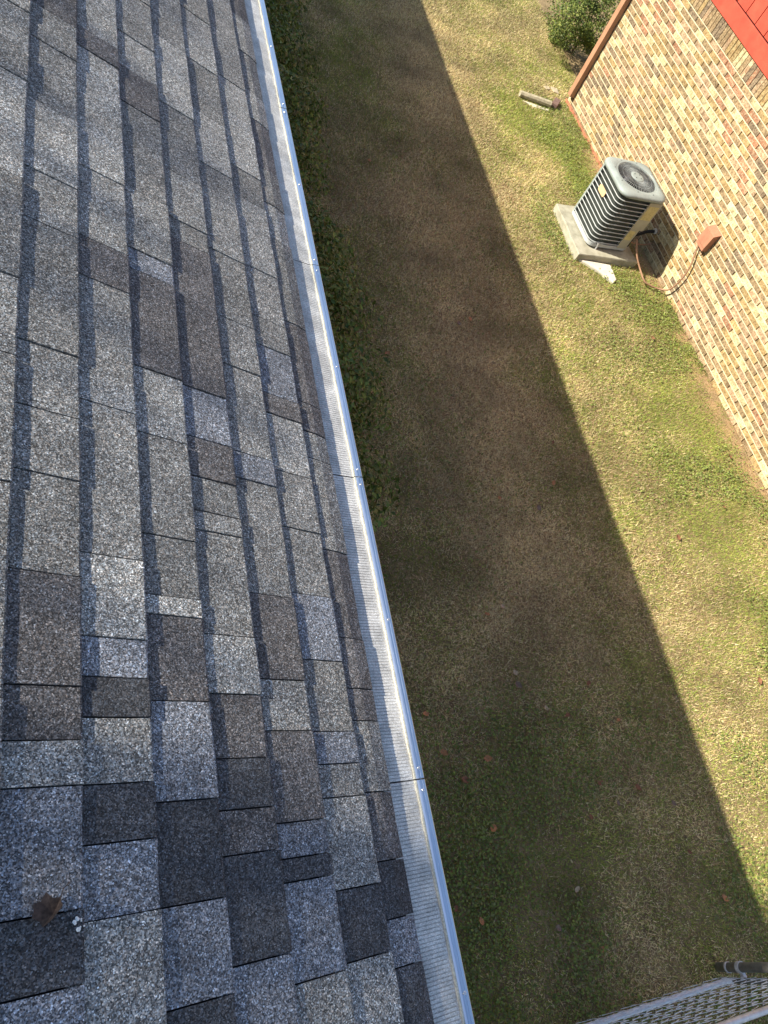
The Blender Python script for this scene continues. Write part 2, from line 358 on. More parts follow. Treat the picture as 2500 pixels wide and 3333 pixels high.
fas = MB(); fas.box(0.66, 0.684, Y0, Y1, 2.78, 2.905); place(fas.build('fascia_board', simple('white_trim', (0.62, 0.62, 0.6), 0.6, 0, 0.08)), house)
sof = MB(); sof.box(0.36, 0.66, Y0 + 0.01, Y1 - 0.01, 2.84, 2.858); place(sof.build('soffit', simple('white_soffit', (0.6, 0.6, 0.58), 0.6, 0, 0.08)), house)

def r_y(px, py):
    """where a mark seen in the photograph lies along the eave (roof plane)"""
    vx, vy = (px - 1250) / 2428.34, (py - 1666.5) / 2428.34
    d = [M[i][0] * vx + M[i][1] * vy + M[i][2] for i in range(3)]
    t = -HN / (d[0] * sp_ + d[2] * cp); return d[0] * t * cp - d[2] * t * sp_, d[1] * t
s3 = 1000 / 1659; s4 = 1300 / 1659; s5 = 1600 / 1659
J = {k: [] for k in range(-2, 6)}
def joints(k, ox, oy, sc, lst):
    for it in lst:
        x0, y0, x1, y1 = it[:4]; ty = it[4] if len(it) > 4 else 'j'
        J[k].append((r_y(ox + sc * (x0 + x1) / 2, oy + sc * (y0 + y1) / 2)[1], ty))
joints(-2, 0, 0, s3, [(30, 0, 140, 65), (0, 190, 130, 280), (0, 360, 125, 435), (0, 905, 100, 960), (0, 1470, 85, 1500)])
joints(-1, 0, 0, s3, [(175, 0, 410, 165), (155, 170, 405, 340), (125, 490, 405, 665), (110, 870, 410, 1030), (100, 1135, 415, 1300)])
joints(0, 0, 0, s3, [(410, 115, 620, 265), (410, 225, 630, 375), (415, 470, 640, 615), (415, 865, 660, 1010), (420, 1250, 680, 1385), (425, 1475, 695, 1590, 't')])
joints(1, 0, 0, s3, [(620, 60, 820, 205), (645, 170, 825, 275, 't'), (635, 330, 845, 475), (645, 525, 860, 670), (665, 985, 895, 1120), (690, 1330, 920, 1430, 't'), (690, 1425, 935, 1555)])
joints(2, 0, 0, s3, [(825, 165, 1000, 295), (855, 530, 1045, 660), (885, 890, 1090, 1020), (905, 1150, 1110, 1275), (915, 1265, 1125, 1380)])
joints(3, 0, 0, s3, [(970, 20, 1125, 140), (985, 110, 1150, 240), (1000, 295, 1170, 415), (1045, 575, 1210, 700), (1075, 860, 1250, 975), (1090, 1020, 1265, 1125), (1130, 1325, 1315, 1440), (1180, 1690, 1365, 1790)])
joints(4, 0, 0, s3, [(1115, 110, 1280, 245), (1165, 375, 1310, 500), (1205, 570, 1345, 685), (1240, 870, 1395, 980), (1260, 1030, 1415, 1135), (1315, 1415, 1480, 1505), (1355, 1680, 1520, 1775)])
joints(5, 0, 0, s3, [(1235, 30, 1345, 150), (1280, 250, 1380, 340), (1310, 455, 1420, 555), (1345, 620, 1445, 705), (1385, 880, 1490, 965), (1410, 1065, 1525, 1155), (1450, 1265, 1565, 1345), (1535, 1715, 1640, 1790)])
joints(-2, 0, 1100, s4, [(0, 60, 50, 70), (0, 595, 30, 600)])
joints(-1, 0, 1100, s4, [(70, 0, 325, 80), (45, 270, 325, 330, 't'), (40, 525, 325, 605), (20, 945, 325, 1000)])
joints(0, 0, 1100, s4, [(335, 120, 545, 180, 't'), (335, 245, 560, 325), (335, 880, 590, 935), (340, 1240, 600, 1250, 't'), (335, 1405, 610, 1415)])
joints(1, 0, 1100, s4, [(555, 120, 760, 170, 't'), (570, 375, 780, 455), (595, 805, 820, 855), (605, 1060, 830, 1090, 't'), (610, 1140, 840, 1170)])
joints(2, 0, 1100, s4, [(770, 200, 945, 255, 't'), (785, 400, 975, 465), (805, 570, 985, 620, 't'), (815, 710, 1000, 760), (825, 800, 1010, 830, 't'), (850, 1220, 1060, 1255)])
joints(3, 0, 1100, s4, [(930, 100, 1080, 165), (970, 465, 1135, 515, 't'), (990, 575, 1155, 630), (1045, 1055, 1215, 1085), (1080, 1415, 1260, 1425)])
joints(4, 0, 1100, s4, [(1070, 20, 1200, 80, 't'), (1095, 215, 1230, 280), (1120, 310, 1250, 360, 't'), (1150, 545, 1290, 590), (1180, 780, 1330, 820), (1215, 1060, 1380, 1080, 't'), (1265, 1330, 1415, 1350)])
joints(5, 0, 1100, s4, [(1240, 255, 1330, 300), (1270, 380, 1350, 420, 't'), (1280, 490, 1370, 530), (1340, 870, 1440, 905), (1410, 1240, 1510, 1258), (1440, 1455, 1555, 1460)])
joints(-1, 0, 2200, s5, [(0, 30, 275, 32, 't'), (0, 210, 275, 225), (0, 380, 275, 370), (0, 830, 275, 790), (0, 1115, 280, 1030)])
joints(0, 0, 2200, s5, [(280, 135, 500, 145), (285, 370, 515, 355), (285, 570, 525, 550), (285, 830, 545, 790, 't')])
joints(1, 0, 2200, s5, [(510, 85, 700, 85, 't'), (525, 420, 735, 420), (550, 790, 760, 740), (560, 1130, 790, 1075)])
joints(2, 0, 2200, s5, [(735, 65, 880, 60, 't'), (735, 280, 900, 275), (750, 455, 925, 440, 't'), (760, 605, 935, 590), (790, 990, 985, 925)])
joints(3, 0, 2200, s5, [(915, 190, 1055, 180, 't'), (935, 490, 1095, 490), (950, 620, 1120, 595), (960, 690, 1130, 680), (1010, 1055, 1165, 975)])
joints(4, 0, 2200, s5, [(1070, 190, 1200, 185, 't'), (1075, 300, 1205, 293), (1100, 415, 1230, 400, 't'), (1140, 715, 1275, 710), (1165, 975, 1320, 925)])
joints(5, 0, 2200, s5, [(1190, 148, 1285, 155), (1230, 390, 1330, 390, 't'), (1280, 625, 1365, 615), (1300, 825, 1410, 800), (1330, 985, 1440, 960)])
# granule blend of the pieces where the photograph lets them be told apart: strip -> (position along the eave, blend)
TS = {k: [] for k in range(-2, 6)}
def blends(oy, sc, table):
    for k, (cx, lst) in table.items():
        for yv, t in lst: TS[k].append((r_y(cx[0] * sc + (cx[1] - cx[0]) * sc * yv / cx[2], oy + yv * sc)[1], t))
blends(0, s3, {-2: ((60, 40, 1825), [(120, 'M'), (350, 'M'), (600, 'L'), (1200, 'M'), (1600, 'M')]), -1: ((270, 245, 1825), [(60, 'W'), (250, 'M'), (420, 'M'), (750, 'L'), (1080, 'M'), (1500, 'M')]),
    0: ((515, 560, 1825), [(60, 'L'), (240, 'W'), (400, 'L'), (750, 'L'), (1100, 'L'), (1400, 'W'), (1700, 'M')]), 1: ((710, 830, 1825), [(40, 'M'), (170, 'M'), (300, 'L'), (480, 'W'), (750, 'M'), (1230, 'L'), (1440, 'B'), (1700, 'W')]),
    2: ((890, 1065, 1825), [(100, 'M'), (400, 'L'), (750, 'M'), (1050, 'L'), (1250, 'M'), (1500, 'M')]), 3: ((1040, 1270, 1825), [(40, 'M'), (130, 'M'), (250, 'L'), (500, 'M'), (780, 'L'), (990, 'M'), (1200, 'L'), (1550, 'M'), (1790, 'M')]),
    4: ((1170, 1450, 1825), [(100, 'M'), (300, 'M'), (530, 'L'), (780, 'L'), (1000, 'M'), (1250, 'L'), (1600, 'M'), (1800, 'M')]), 5: ((1270, 1600, 1825), [(30, 'W'), (180, 'M'), (400, 'M'), (570, 'L'), (780, 'W'), (1000, 'M'), (1180, 'L'), (1500, 'M')])})
blends(1100, s4, {-1: ((200, 160, 1531), [(150, 'M'), (420, 'M'), (750, 'M'), (1100, 'L'), (1350, 'W')]), 0: ((440, 475, 1531), [(90, 'M'), (220, 'L'), (600, 'M'), (1080, 'L'), (1320, 'B'), (1470, 'D')]),
    1: ((650, 740, 1531), [(60, 'W'), (270, 'L'), (600, 'M'), (950, 'M'), (1110, 'L'), (1350, 'L')]), 2: ((830, 970, 1531), [(100, 'W'), (330, 'B'), (510, 'W'), (660, 'M'), (785, 'M'), (1000, 'M'), (1400, 'L')]),
    3: ((1000, 1180, 1531), [(300, 'M'), (550, 'B'), (850, 'M'), (1250, 'W')]), 4: ((1130, 1340, 1531), [(150, 'B'), (300, 'W'), (450, 'L'), (680, 'M'), (930, 'M'), (1200, 'B'), (1450, 'M')]), 5: ((1250, 1500, 1531), [(160, 'W'), (340, 'W'), (450, 'M'), (700, 'M'), (1080, 'W'), (1360, 'W')])})
blends(2200, s5, {-1: ((138, 138, 1175), [(120, 'W'), (300, 'L'), (440, 'M'), (650, 'B'), (930, 'D'), (1130, 'B')]), 0: ((390, 415, 1175), [(70, 'D'), (250, 'L'), (460, 'D'), (690, 'B'), (1000, 'L')]),
    1: ((605, 675, 1175), [(40, 'W'), (250, 'B'), (600, 'D'), (930, 'B'), (1150, 'D')]), 2: ((800, 890, 1175), [(30, 'L'), (170, 'W'), (370, 'D'), (520, 'W'), (780, 'D'), (1060, 'B')]),
    3: ((960, 1090, 1175), [(100, 'L'), (340, 'W'), (550, 'B'), (648, 'D'), (850, 'B'), (1100, 'L')]), 4: ((1110, 1270, 1175), [(100, 'M'), (240, 'B'), (350, 'M'), (560, 'L'), (830, 'D'), (1050, 'L')]),
    5: ((1220, 1390, 1175), [(100, 'W'), (270, 'M'), (500, 'W'), (720, 'D'), (900, 'B'), (1080, 'D')])})
def exp_line(k): return 0.6867 + 0.143 * k
def butt(k): return S_EAVE if k == 5 else exp_line(k + 1)
def shingle(k, ya, yb, thick, gap, seed):
    """one laminated tab: exposed top, ragged butt edge and two sides"""
    r = random.Random(seed); n = max(2, min(6, int((yb - ya) / 0.05)))
    s0 = exp_line(k) - 0.028; s2 = butt(k); s1 = s0 + (s2 - s0) * 0.62
    lift = r.uniform(-0.0006, 0.0012); hb = 0.0046 + thick + lift
    v = []
    for i in range(n + 1):
        yy = ya + gap + (yb - ya - 2 * gap) * i / n
        js = r.uniform(-0.0014, 0.0014); jh = r.uniform(-0.0005, 0.0005)
        e = k == 5
        v += [rp(s0, yy, -0.0052 + thick * 0.4), rp(s1, yy, (0.0002 + thick * 0.8 + (0.0012 if e else 0)) + jh),
              rp(s2 - 0.004 + js, yy, (hb if not e else hb - 0.008) + jh), rp(s2 + js, yy, (hb - 0.0012 if not e else hb - 0.011) + jh),
              rp(s2 - 0.0015 + js, yy, -0.0052 if not e else hb - 0.018), rp(s0, yy, -0.0105)]
    f = []
    for i in range(n):
        a = 6 * i; b = a + 6
        for q in range(5): f.append((a + q, a + q + 1, b + q + 1, b + q))
    f += [(5, 4, 3, 2, 1, 0), tuple(6 * n + q for q in range(6))]
    return v, f
rest = {m: MB() for m in SH}
seed = 0
for k in range(-2, 6):
    js = sorted(J[k], reverse=True)
    clean = []
    for yv, ty in js:
        if not clean or clean[-1][0] - yv > 0.045: clean.append((yv, ty))
    top = clean[0][0]; ext = []; yv = top
    while yv < Y1 - 0.7: yv += random.uniform(0.14, 0.48); ext.append((yv, random.choice('jt')))
    bot = clean[-1][0]; ext2 = []; yv = bot
    while yv > Y0 + 0.7: yv -= random.uniform(0.14, 0.48); ext2.append((yv, random.choice('jt')))
    allj = [(Y1, 'j')] + ext[::-1] + clean + ext2 + [(Y0, 'j')]
    n_up = len(ext)
    for i in range(len(allj) - 1):
        (yb, tb_), (ya, ta) = allj[i], allj[i + 1]
        vis = n_up - 1 <= i < n_up + len(clean) + 2
        inside = [b_ for p_, b_ in TS[k] if ya <= p_ <= yb]
        t = random.choice('LLMMMWDB')
        if inside: t = inside[len(inside) // 2]
        elif vis: t = min(TS[k], key=lambda q: abs(q[0] - (ya + yb) / 2))[1]
        seed += 1
        thick = (0.0022 if (i + k) % 2 else 0.0) + random.uniform(-0.0004, 0.0008)
        gap = (0.0024 if ya > 0.8 else 0.0016) if 'j' in (ta, tb_) else 0.0004
        v, f = shingle(k, ya, yb, thick, gap, seed)
        if vis:
            o = MB().add(v, f).build('shingle', SH[t]); o.parent = roof_o
        else: rest[t].add(v, f)
for k in range(-22, -2):                 # courses higher up, behind the viewer's left shoulder
    if exp_line(k) < s_ridge + 0.05: continue
    yv = Y1
    while yv > Y0:
        ya = max(Y0, yv - random.uniform(0.15, 0.5)); seed += 1
        v, f = shingle(k, ya, yv, 0.0018 * (seed % 2), 0.001, seed); rest[random.choice('LLMMMWDB')].add(v, f); yv = ya
me = bpy.data.meshes.new('shingle_courses'); vv = []; ff = []; mi = []
for i, t in enumerate(SH):
    b = len(vv); vv += rest[t].v; ff += [tuple(q + b for q in p) for p in rest[t].f]; mi += [i] * len(rest[t].f); me.materials.append(SH[t])
me.from_pydata(vv, [], ff); me.polygons.foreach_set('material_index', mi); me.update()
o = link('shingle_courses', me, None); o.parent = roof_o; tag(o, kind='stuff')
far = MB(); far.add([mx(rp(s_ridge, Y0, 0)), mx(rp(S_EAVE, Y0, 0)), mx(rp(S_EAVE, Y1, 0)), mx(rp(s_ridge, Y1, 0)), mx(rp(s_ridge, Y0, -0.01)), mx(rp(S_EAVE, Y0, -0.01)), mx(rp(S_EAVE, Y1, -0.01)), mx(rp(s_ridge, Y1, -0.01))],
                    [(0, 3, 2, 1), (4, 5, 6, 7), (0, 1, 5, 4), (1, 2, 6, 5), (2, 3, 7, 6), (3, 0, 4, 7)])
o = far.build('far_slope', SH['M']); o.parent = roof_o

# ------------------------------------------------------------------ gutter with its mesh guard
gut = empty('eave_gutter', (0.8, 2.0, 2.8)); tag(gut, 'aluminium gutter with ribbed mesh leaf guard along the shingle edge', 'gutter')
prof = [(0.692, 2.90), (0.692, 2.795), (0.79, 2.795), (0.80, 2.83), (0.862, 2.865), (0.868, 2.905), (0.864, 2.905), (0.858, 2.868), (0.797, 2.834), (0.787, 2.799), (0.696, 2.799), (0.696, 2.90)]
mb = MB(); n = len(prof)
mb.add([(a, Y0, b) for a, b in prof] + [(a, Y1, b) for a, b in prof], [(i, (i + 1) % n, n + (i + 1) % n, n + i) for i in range(n)])
place(mb.build('trough', gutter_m), gut)
PANEL = 0.9345; GJ = [0.248 + PANEL * i for i in range(-5, 20)]
XA, XB = 0.712, 0.842
def gzz(x): return 2.9405 - (x - XA) * 0.215
for i in range(len(GJ) - 1):
    y0, y1 = GJ[i] + 0.0015, GJ[i + 1] - 0.0015
    pts = []; yy = y0; pitch = 0.00872
    off = random.uniform(-0.0012, 0.0012); skew = random.uniform(-0.004, 0.004)
    while yy < y1 - 0.003:
        pts += [(yy, 0.0), (yy + 0.0062, 0.0003), (yy + 0.0069, -0.0022), (yy + 0.0080, -0.0022)]; yy += pitch
    pts.append((y1, 0.0)); v = []; f = []
    for q, (py, pz) in enumerate(pts):
        bow = 0.0022 * math.sin(math.pi * (py - y0) / (y1 - y0)) - 0.0008
        for j, xx in enumerate((XA, (XA + XB) / 2, XB - 0.012, XB)):
            fade = 1 if j < 3 else 0.25
            v.append((xx, py + skew * (XB - xx) * 3, gzz(xx) + pz * fade + off + bow * (1 if j == 1 else 0.4)))
    for q in range(len(pts) - 1):
        for j in range(3): f.append((4 * q + j, 4 * q + j + 1, 4 * q + 5 + j, 4 * q + 4 + j))
    p = place(MB().add(v, f).build('guard_panel', guard_m), gut)
    # rolled hem and grooved front rail of the same length
    yc = [y0 + (y1 - y0) * t / 60 for t in range(61)]
    hem = MB().tube([(XB + 0.004 + random.uniform(-0.0009, 0.0009), t, gzz(XB) + 0.001) for t in yc], 0.0042, 5)
    h = hem.build('hem', hem_m); h.parent = p
    z0 = gzz(XB) - 0.002; rx = XB + 0.007
    rpf = [(0, 0.0), (0, 0.006), (0.005, 0.0075), (0.0058, 0.0058), (0.0072, 0.0058), (0.008, 0.0072), (0.0128, 0.0066), (0.0136, 0.005), (0.015, 0.005), (0.0158, 0.0064), (0.0225, 0.0052), (0.0245, 0.003), (0.0245, -0.018), (0.0215, -0.018), (0.0215, 0.0)]
    n = len(rpf); wob = [random.uniform(-0.0006, 0.0006) for _ in range(2)]
    r_ = MB().add([(rx + a, y0, z0 + b + wob[0]) for a, b in rpf] + [(rx + a, y1 - 0.001, z0 + b + wob[1]) for a, b in rpf],
                  [(k, (k + 1) % n, n + (k + 1) % n, n + k) for k in range(n)] + [tuple(reversed(range(n))), tuple(range(n, 2 * n))])
    r_o = place(r_.build('front_rail', rail_m), gut)
    for yy in (y0 + 0.026, (y0 + y1) / 2 - 0.02, y1 - 0.027):
        sc = MB().lathe([(0.0, z0 + 0.0098), (0.0022, z0 + 0.0098), (0.0036, z0 + 0.0092), (0.0038, z0 + 0.0064), (0.0055, z0 + 0.006), (0.0055, z0 + 0.004)], 10, (rx + 0.0118, yy))
        q = sc.build('screw', steel, None, True); q.parent = r_o

# ------------------------------------------------------------------ neighbouring brick house
NBH = empty('brick_house', (wall_x(9.37), 9.37, 0), WYAW)
tag(NBH, 'neighbouring house of mottled cream and brown brick under red painted siding', 'house')
WL = 9.6; CH = 0.0677; BL = 0.2031
wall_o = MB().box(0.012, 7.5, -WL, -0.002, -0.1, 2.155).build('wall', mortar, NBH)
for k in range(1, 30):                   # tooled bed joints stand proud of the raked head joints
    MB().box(-0.0035, 0.011, -WL, 0.0, CH * k - 0.0052, CH * k + 0.0052).build('mortar_joint', mortar, wall_o)
def cam_ok(p):
    """picture position of a point of the neighbouring wall, for choosing which bricks are built singly"""
    q = Matrix.Rotation(WYAW, 4, 'Z') @ Vector(p) + Vector((wall_x(9.37), 9.37, 0)) - Vector((0, 0, CAM_H))
    cx = sum(M[i][0] * q[i] for i in range(3)); cy = sum(M[i][1] * q[i] for i in range(3)); cz = sum(M[i][2] * q[i] for i in range(3))
    return 1250 + 2428 * cx / cz, 1666 + 2428 * cy / cz, q.length
bricks = []
for k in range(29):
    off = -1.763 + 9.155 - 9.045 - (0 if k % 2 else BL / 2)
    off = (off % BL) - BL
    yv = BL + off
    while yv > -WL:
        a, b = min(yv, 0.0), max(yv - BL, -WL)
        if a - b > 0.03:
            z0 = CH * k + 0.005
            bricks.append(['s', b + 0.005, a - (0.005 if a < -1e-6 else -0.004), z0, z0 + CH - 0.010])
        yv -= BL
yv = 0.0
while yv > -WL: bricks.append(['r', yv - CH + 0.0035, yv - 0.0035, 1.971, 2.148]); yv -= CH
for b in bricks:
    px, py, dist = cam_ok((0, (b[1] + b[2]) / 2, (b[3] + b[4]) / 2)); b.append(dist if (-20 < px < 2520 and -20 < py < 3350) else 1e9)
single = set(id(b) for b in sorted(bricks, key=lambda t: t[5])[:298])
protos = {}
def brick_mesh(kind, dy, dz, var):
    key = (kind, round(dy, 3), var)
    if key in protos: return protos[key]
    r = random.Random(hash(key) % 9999); mb = MB()
    e = 0.0035; xf = -0.0075 if kind == 's' else -0.013
    y0, y1, z0, z1 = -dy / 2, dy / 2, -dz / 2, dz / 2
    j = lambda s: r.uniform(-s, s)
    v = [(0.02, y0, z0), (0.02, y1, z0), (0.02, y1, z1), (0.02, y0, z1)]
    v += [(xf + 0.003, y0 + j(.001), z0 + j(.001)), (xf + 0.003, y1 + j(.001), z0 + j(.001)), (xf + 0.003, y1 + j(.001), z1 + j(.001)), (xf + 0.003, y0 + j(.001), z1 + j(.001))]
    v += [(xf + j(.001), y0 + e, z0 + e), (xf + j(.001), y1 - e, z0 + e), (xf + j(.001), y1 - e, z1 - e), (xf + j(.001), y0 + e, z1 - e)]
    f = [(8, 11, 10, 9)]
    for q in range(4):
        f.append((q, (q + 1) % 4, 4 + (q + 1) % 4, 4 + q)); f.append((4 + q, 4 + (q + 1) % 4, 8 + (q + 1) % 4, 8 + q))
    m = mb.add(v, f).mesh('brick'); protos[key] = m; return m
bulk = {t: MB() for t in BR}; meshes_mat = {}
for b in bricks:
    kind, y0, y1, z0, z1, dist = b; yc, zc = (y0 + y1) / 2, (z0 + z1) / 2
    redness = max(0, min(1, (zc - 1.3) / 0.6))
    wts = {'c': 0.22 - 0.08 * redness, 'y': 0.25 - 0.05 * redness, 't': 0.25, 'p': 0.20, 'r': 0.006 + 0.34 * redness, 'g': 0.07 + 0.05 * redness}
    if kind == 'r': wts = {'c': 0.14, 'y': 0.24, 't': 0.26, 'p': 0.10, 'r': 0.10, 'g': 0.10}
    t = random.choices(list(wts), list(wts.values()))[0]
    me = brick_mesh(kind, y1 - y0, z1 - z0, random.randrange(4))
    dx = random.uniform(-0.0012, 0.0012)
    if id(b) in single:
        mk = (me.name, t)
        if mk not in meshes_mat:
            m2 = me.copy(); m2.materials.clear(); m2.materials.append(BR[t]); meshes_mat[mk] = m2
        o = bpy.data.objects.new('brick', meshes_mat[mk]); C.objects.link(o); o.parent = wall_o; o.location = (dx, yc, zc)
    else:
        bulk[t].add([(v.co.x + dx, v.co.y + yc, v.co.z + zc) for v in me.vertices], [tuple(p.vertices) for p in me.polygons])
me = bpy.data.meshes.new('brickwork'); vv = []; ff = []; mi = []
for i, t in enumerate(BR):
    b = len(vv); vv += bulk[t].v; ff += [tuple(q + b for q in p) for p in bulk[t].f]; mi += [i] * len(bulk[t].f); me.materials.append(BR[t])
me.from_pydata(vv, [], ff); me.polygons.foreach_set('material_index', mi); me.update()
tag(link('brickwork', me, None, wall_o), kind='stuff')
# red frieze board, siding boards, gable roof
MB().box(-0.024, 0.0, -WL, 0.01, 2.158, 2.334).build('frieze_board', red_paint, NBH, bevel=0.003)
apex = 2.62 + (WL / 2) * 0.45
sid = MB(); yv = 0.0
MB().add([(0.004, 0, 2.158), (0.004, -WL, 2.158), (0.004, -WL, 2.6), (0.004, -WL / 2, apex - 0.03), (0.004, 0, 2.6), (0.1, 0, 2.158), (0.1, -WL, 2.158), (0.1, -WL, 2.6), (0.1, -WL / 2, apex - 0.03), (0.1, 0, 2.6)],
         [(0, 1, 2, 3, 4), (9, 8, 7, 6, 5), (0, 5, 6, 1), (1, 6, 7, 2), (2, 7, 8, 3), (3, 8, 9, 4), (4, 9, 5, 0)]).build('gable_sheathing', dark_in, NBH)
yv = 0.0 - 0.047
while yv > -WL + 0.02:
    a, b = yv - 0.006, max(yv - 0.212 + 0.006, -WL)
    za = 2.62 + (WL / 2 - abs(-a - WL / 2)) * 0.45 - 0.05; zb = 2.62 + (WL / 2 - abs(-b - WL / 2)) * 0.45 - 0.05
    zl = 2.347 + random.uniform(-0.001, 0.002)
    MB().add([(-0.014, a, zl), (-0.014, b, zl), (-0.014, b, zb), (-0.014, a, za), (0.001, a, zl), (0.001, b, zl), (0.001, b, zb), (0.001, a, za)],
             [(0, 3, 2, 1), (4, 5, 6, 7), (0, 1, 5, 4), (1, 2, 6, 5), (2, 3, 7, 6), (3, 0, 4, 7)]).build('siding_board', red_paint, NBH)
    yv -= 0.212
rf = MB()
for sgn in (0, 1):
    ye = 0.35 if sgn == 0 else -WL - 0.35
    z_e = 2.62 - 0.35 * 0.45
    rf.add([(-0.28, ye, z_e), (7.8, ye, z_e), (7.8, -WL / 2, apex), (-0.28, -WL / 2, apex), (-0.28, ye, z_e + 0.1), (7.8, ye, z_e + 0.1), (7.8, -WL / 2, apex + 0.1), (-0.28, -WL / 2, apex + 0.1)],
           [(0, 1, 2, 3), (7, 6, 5, 4), (0, 4, 5, 1), (1, 5, 6, 2), (3, 7, 4, 0)] if sgn else [(3, 2, 1, 0), (4, 5, 6, 7), (1, 5, 4, 0), (2, 6, 5, 1), (0, 4, 7, 3)])
rf.build('roof', simple('neighbour_shingle', (0.10, 0.085, 0.075), 0.9, 0, 0.3, 40), NBH)
# red painted footing that shows at the base near the corner
ft = MB(); pts = []
N = 30
for i in range(N + 1):
    yy = -2.5 * i / N; pts.append((-0.022 * (1 - 0.75 * i / N) - random.uniform(0.0, 0.016), yy))
ft.prism([(0.01, 0.015)] + [(a, b + 0.015) for a, b in pts] + [(0.01, pts[-1][1] + 0.015)], -0.05, 0.034)
ft.build('footing', simple('faded_red_footing', (0.38, 0.15, 0.085), 0.85, 0, 0.45, 16, 0.2, 0.4), NBH)
# brown downspout at the corner
ds = empty('downspout', (wall_x(9.3) - 0.05, 9.3, 0.13), WYAW); tag(ds, 'brown painted square downspout running up the brick corner', 'downspout')
p = MB(); hw, hd = 0.042, 0.034
p.add([(-hd, -hw, 0), (hd, -hw, 0), (hd, hw, 0), (-hd, hw, 0), (-hd, -hw, 2.35), (hd, -hw, 2.35), (hd, hw, 2.35), (-hd, hw, 2.35)], [(0, 1, 5, 4), (1, 2, 6, 5), (2, 3, 7, 6), (3, 0, 4, 7), (4, 5, 6, 7)])
h2, d2 = hw - 0.003, hd - 0.003
p.add([(-d2, -h2, 0), (d2, -h2, 0), (d2, h2, 0), (-d2, h2, 0), (-d2, -h2, 0.3), (d2, -h2, 0.3), (d2, h2, 0.3), (-d2, h2, 0.3)], [(4, 5, 1, 0), (5, 6, 2, 1), (6, 7, 3, 2), (7, 4, 0, 3), (7, 6, 5, 4)])
p.add([(-hd, -hw, 0), (hd, -hw, 0), (hd, hw, 0), (-hd, hw, 0), (-d2, -h2, 0), (d2, -h2, 0), (d2, h2, 0), (-d2, h2, 0)], [(0, 4, 5, 1), (1, 5, 6, 2), (2, 6, 7, 3), (3, 7, 4, 0)])
pipe = p.build('pipe', tan_paint, ds)
for z in (0.32, 1.5): MB().box(-hd - 0.002, hd + 0.016, -hw - 0.002, hw + 0.002, z, z + 0.025).build('strap', tan_paint, ds)

# ------------------------------------------------------------------ air conditioner
AC = empty('air_conditioner', (5.885, 6.495, 0.1), WYAW)
tag(AC, 'grey outdoor air conditioner with louvred sides and round fan grille on a pad', 'air conditioner')
def rrect(hx, hy, r, n=6):
    pts = []
    for cx, cy, a0 in ((hx - r, hy - r, 0), (-hx + r, hy - r, 90), (-hx + r, -hy + r, 180), (hx - r, -hy + r, 270)):
        for i in range(n + 1):
            a = math.radians(a0 + 90 * i / n); pts.append((cx + r * math.cos(a), cy + r * math.sin(a)))
    return pts
def loft(rings, cap0=True, cap1=True):
    mb = MB(); n = len(rings[0])
    for R in rings: mb.v += R
    for i in range(len(rings) - 1):
        for k in range(n): mb.f.append((i * n + k, i * n + (k + 1) % n, (i + 1) * n + (k + 1) % n, (i + 1) * n + k))
    if cap0: mb.f.append(tuple(reversed(range(n))))
    if cap1: mb.f.append(tuple((len(rings) - 1) * n + k for k in range(n)))
    return mb
HB = 0.300
loft([[(x, y, 0.022) for x, y in rrect(HB + 0.004, HB + 0.004, 0.09)], [(x, y, 0.065) for x, y in rrect(HB + 0.004, HB + 0.004, 0.09)]]).build('base_pan', ac_bar, AC)
loft([[(x, y, 0.066) for x, y in rrect(HB - 0.030, HB - 0.030, 0.08)], [(x, y, 0.70) for x, y in rrect(HB - 0.030, HB - 0.030, 0.08)]], False, False).build('coil', coil, AC)
loft([[(x, y, 0.07) for x, y in rrect(HB - 0.032, HB - 0.032, 0.08)], [(x, y, 0.073) for x, y in rrect(HB - 0.032, HB - 0.032, 0.08)]]).build('floor_pan', dark_in, AC)
for sx_ in (-1, 1):
    for sy_ in (-1, 1): MB().lathe([(0, 0), (0.03, 0), (0.026, 0.022), (0, 0.022)], 10, (sx_ * 0.21, sy_ * 0.21)).build('foot', black_foam, AC)
full = rrect(HB, HB, 0.085, 8)
# path of the louvre bars: from the far left post round the front corner to the service panel
path = [(-HB, HB - 0.06)] + [(-HB, HB - 0.06 - 0.05 * i) for i in range(1, 9)]
path = [q for q in path if q[1] > -HB + 0.09] + [(-HB + 0.085 + 0.085 * math.cos(math.radians(180 + 9 * i)), -HB + 0.085 + 0.085 * math.sin(math.radians(180 + 9 * i))) for i in range(11)]
path += [(-HB + 0.085 + 0.04 * i, -HB) for i in range(1, 9) if -HB + 0.085 + 0.04 * i < HB - 0.19] + [(HB - 0.19, -HB)]
for i in range(12):
    z = 0.085 + 0.0525 * i
    MB().tube([(a, b, z) for a, b in path], 0.0056, 6).build('louvre_bar', ac_bar, AC, True)
wires = MB(); acc = 0
for i in range(len(path) - 1):
    (x0, y0), (x1, y1) = path[i], path[i + 1]; Ls = math.hypot(x1 - x0, y1 - y0); t = acc
    while t < Ls:
        px, py = x0 + (x1 - x0) * t / Ls, y0 + (y1 - y0) * t / Ls
        n = Vector((px, py, 0)).normalized() * 0.004
        wires.tube([(px - n.x, py - n.y, 0.066), (px - n.x, py - n.y, 0.70)], 0.0011, 3, False); t += 0.0115
    acc = t - Ls
wires.build('wire_guard', wire_m, AC)
loft([[(x, y, z) for x, y in [(-HB - 0.004, HB - 0.07), (-HB + 0.01, HB - 0.07), (-HB + 0.012, HB - 0.03), (-HB + 0.05, HB - 0.012), (-HB + 0.09, HB - 0.01), (-HB + 0.09, HB + 0.004), (-HB + 0.05, HB), (-HB + 0.012, HB - 0.025)]] for z in (0.06, 0.71)]).build('corner_post', ac_paint, AC)
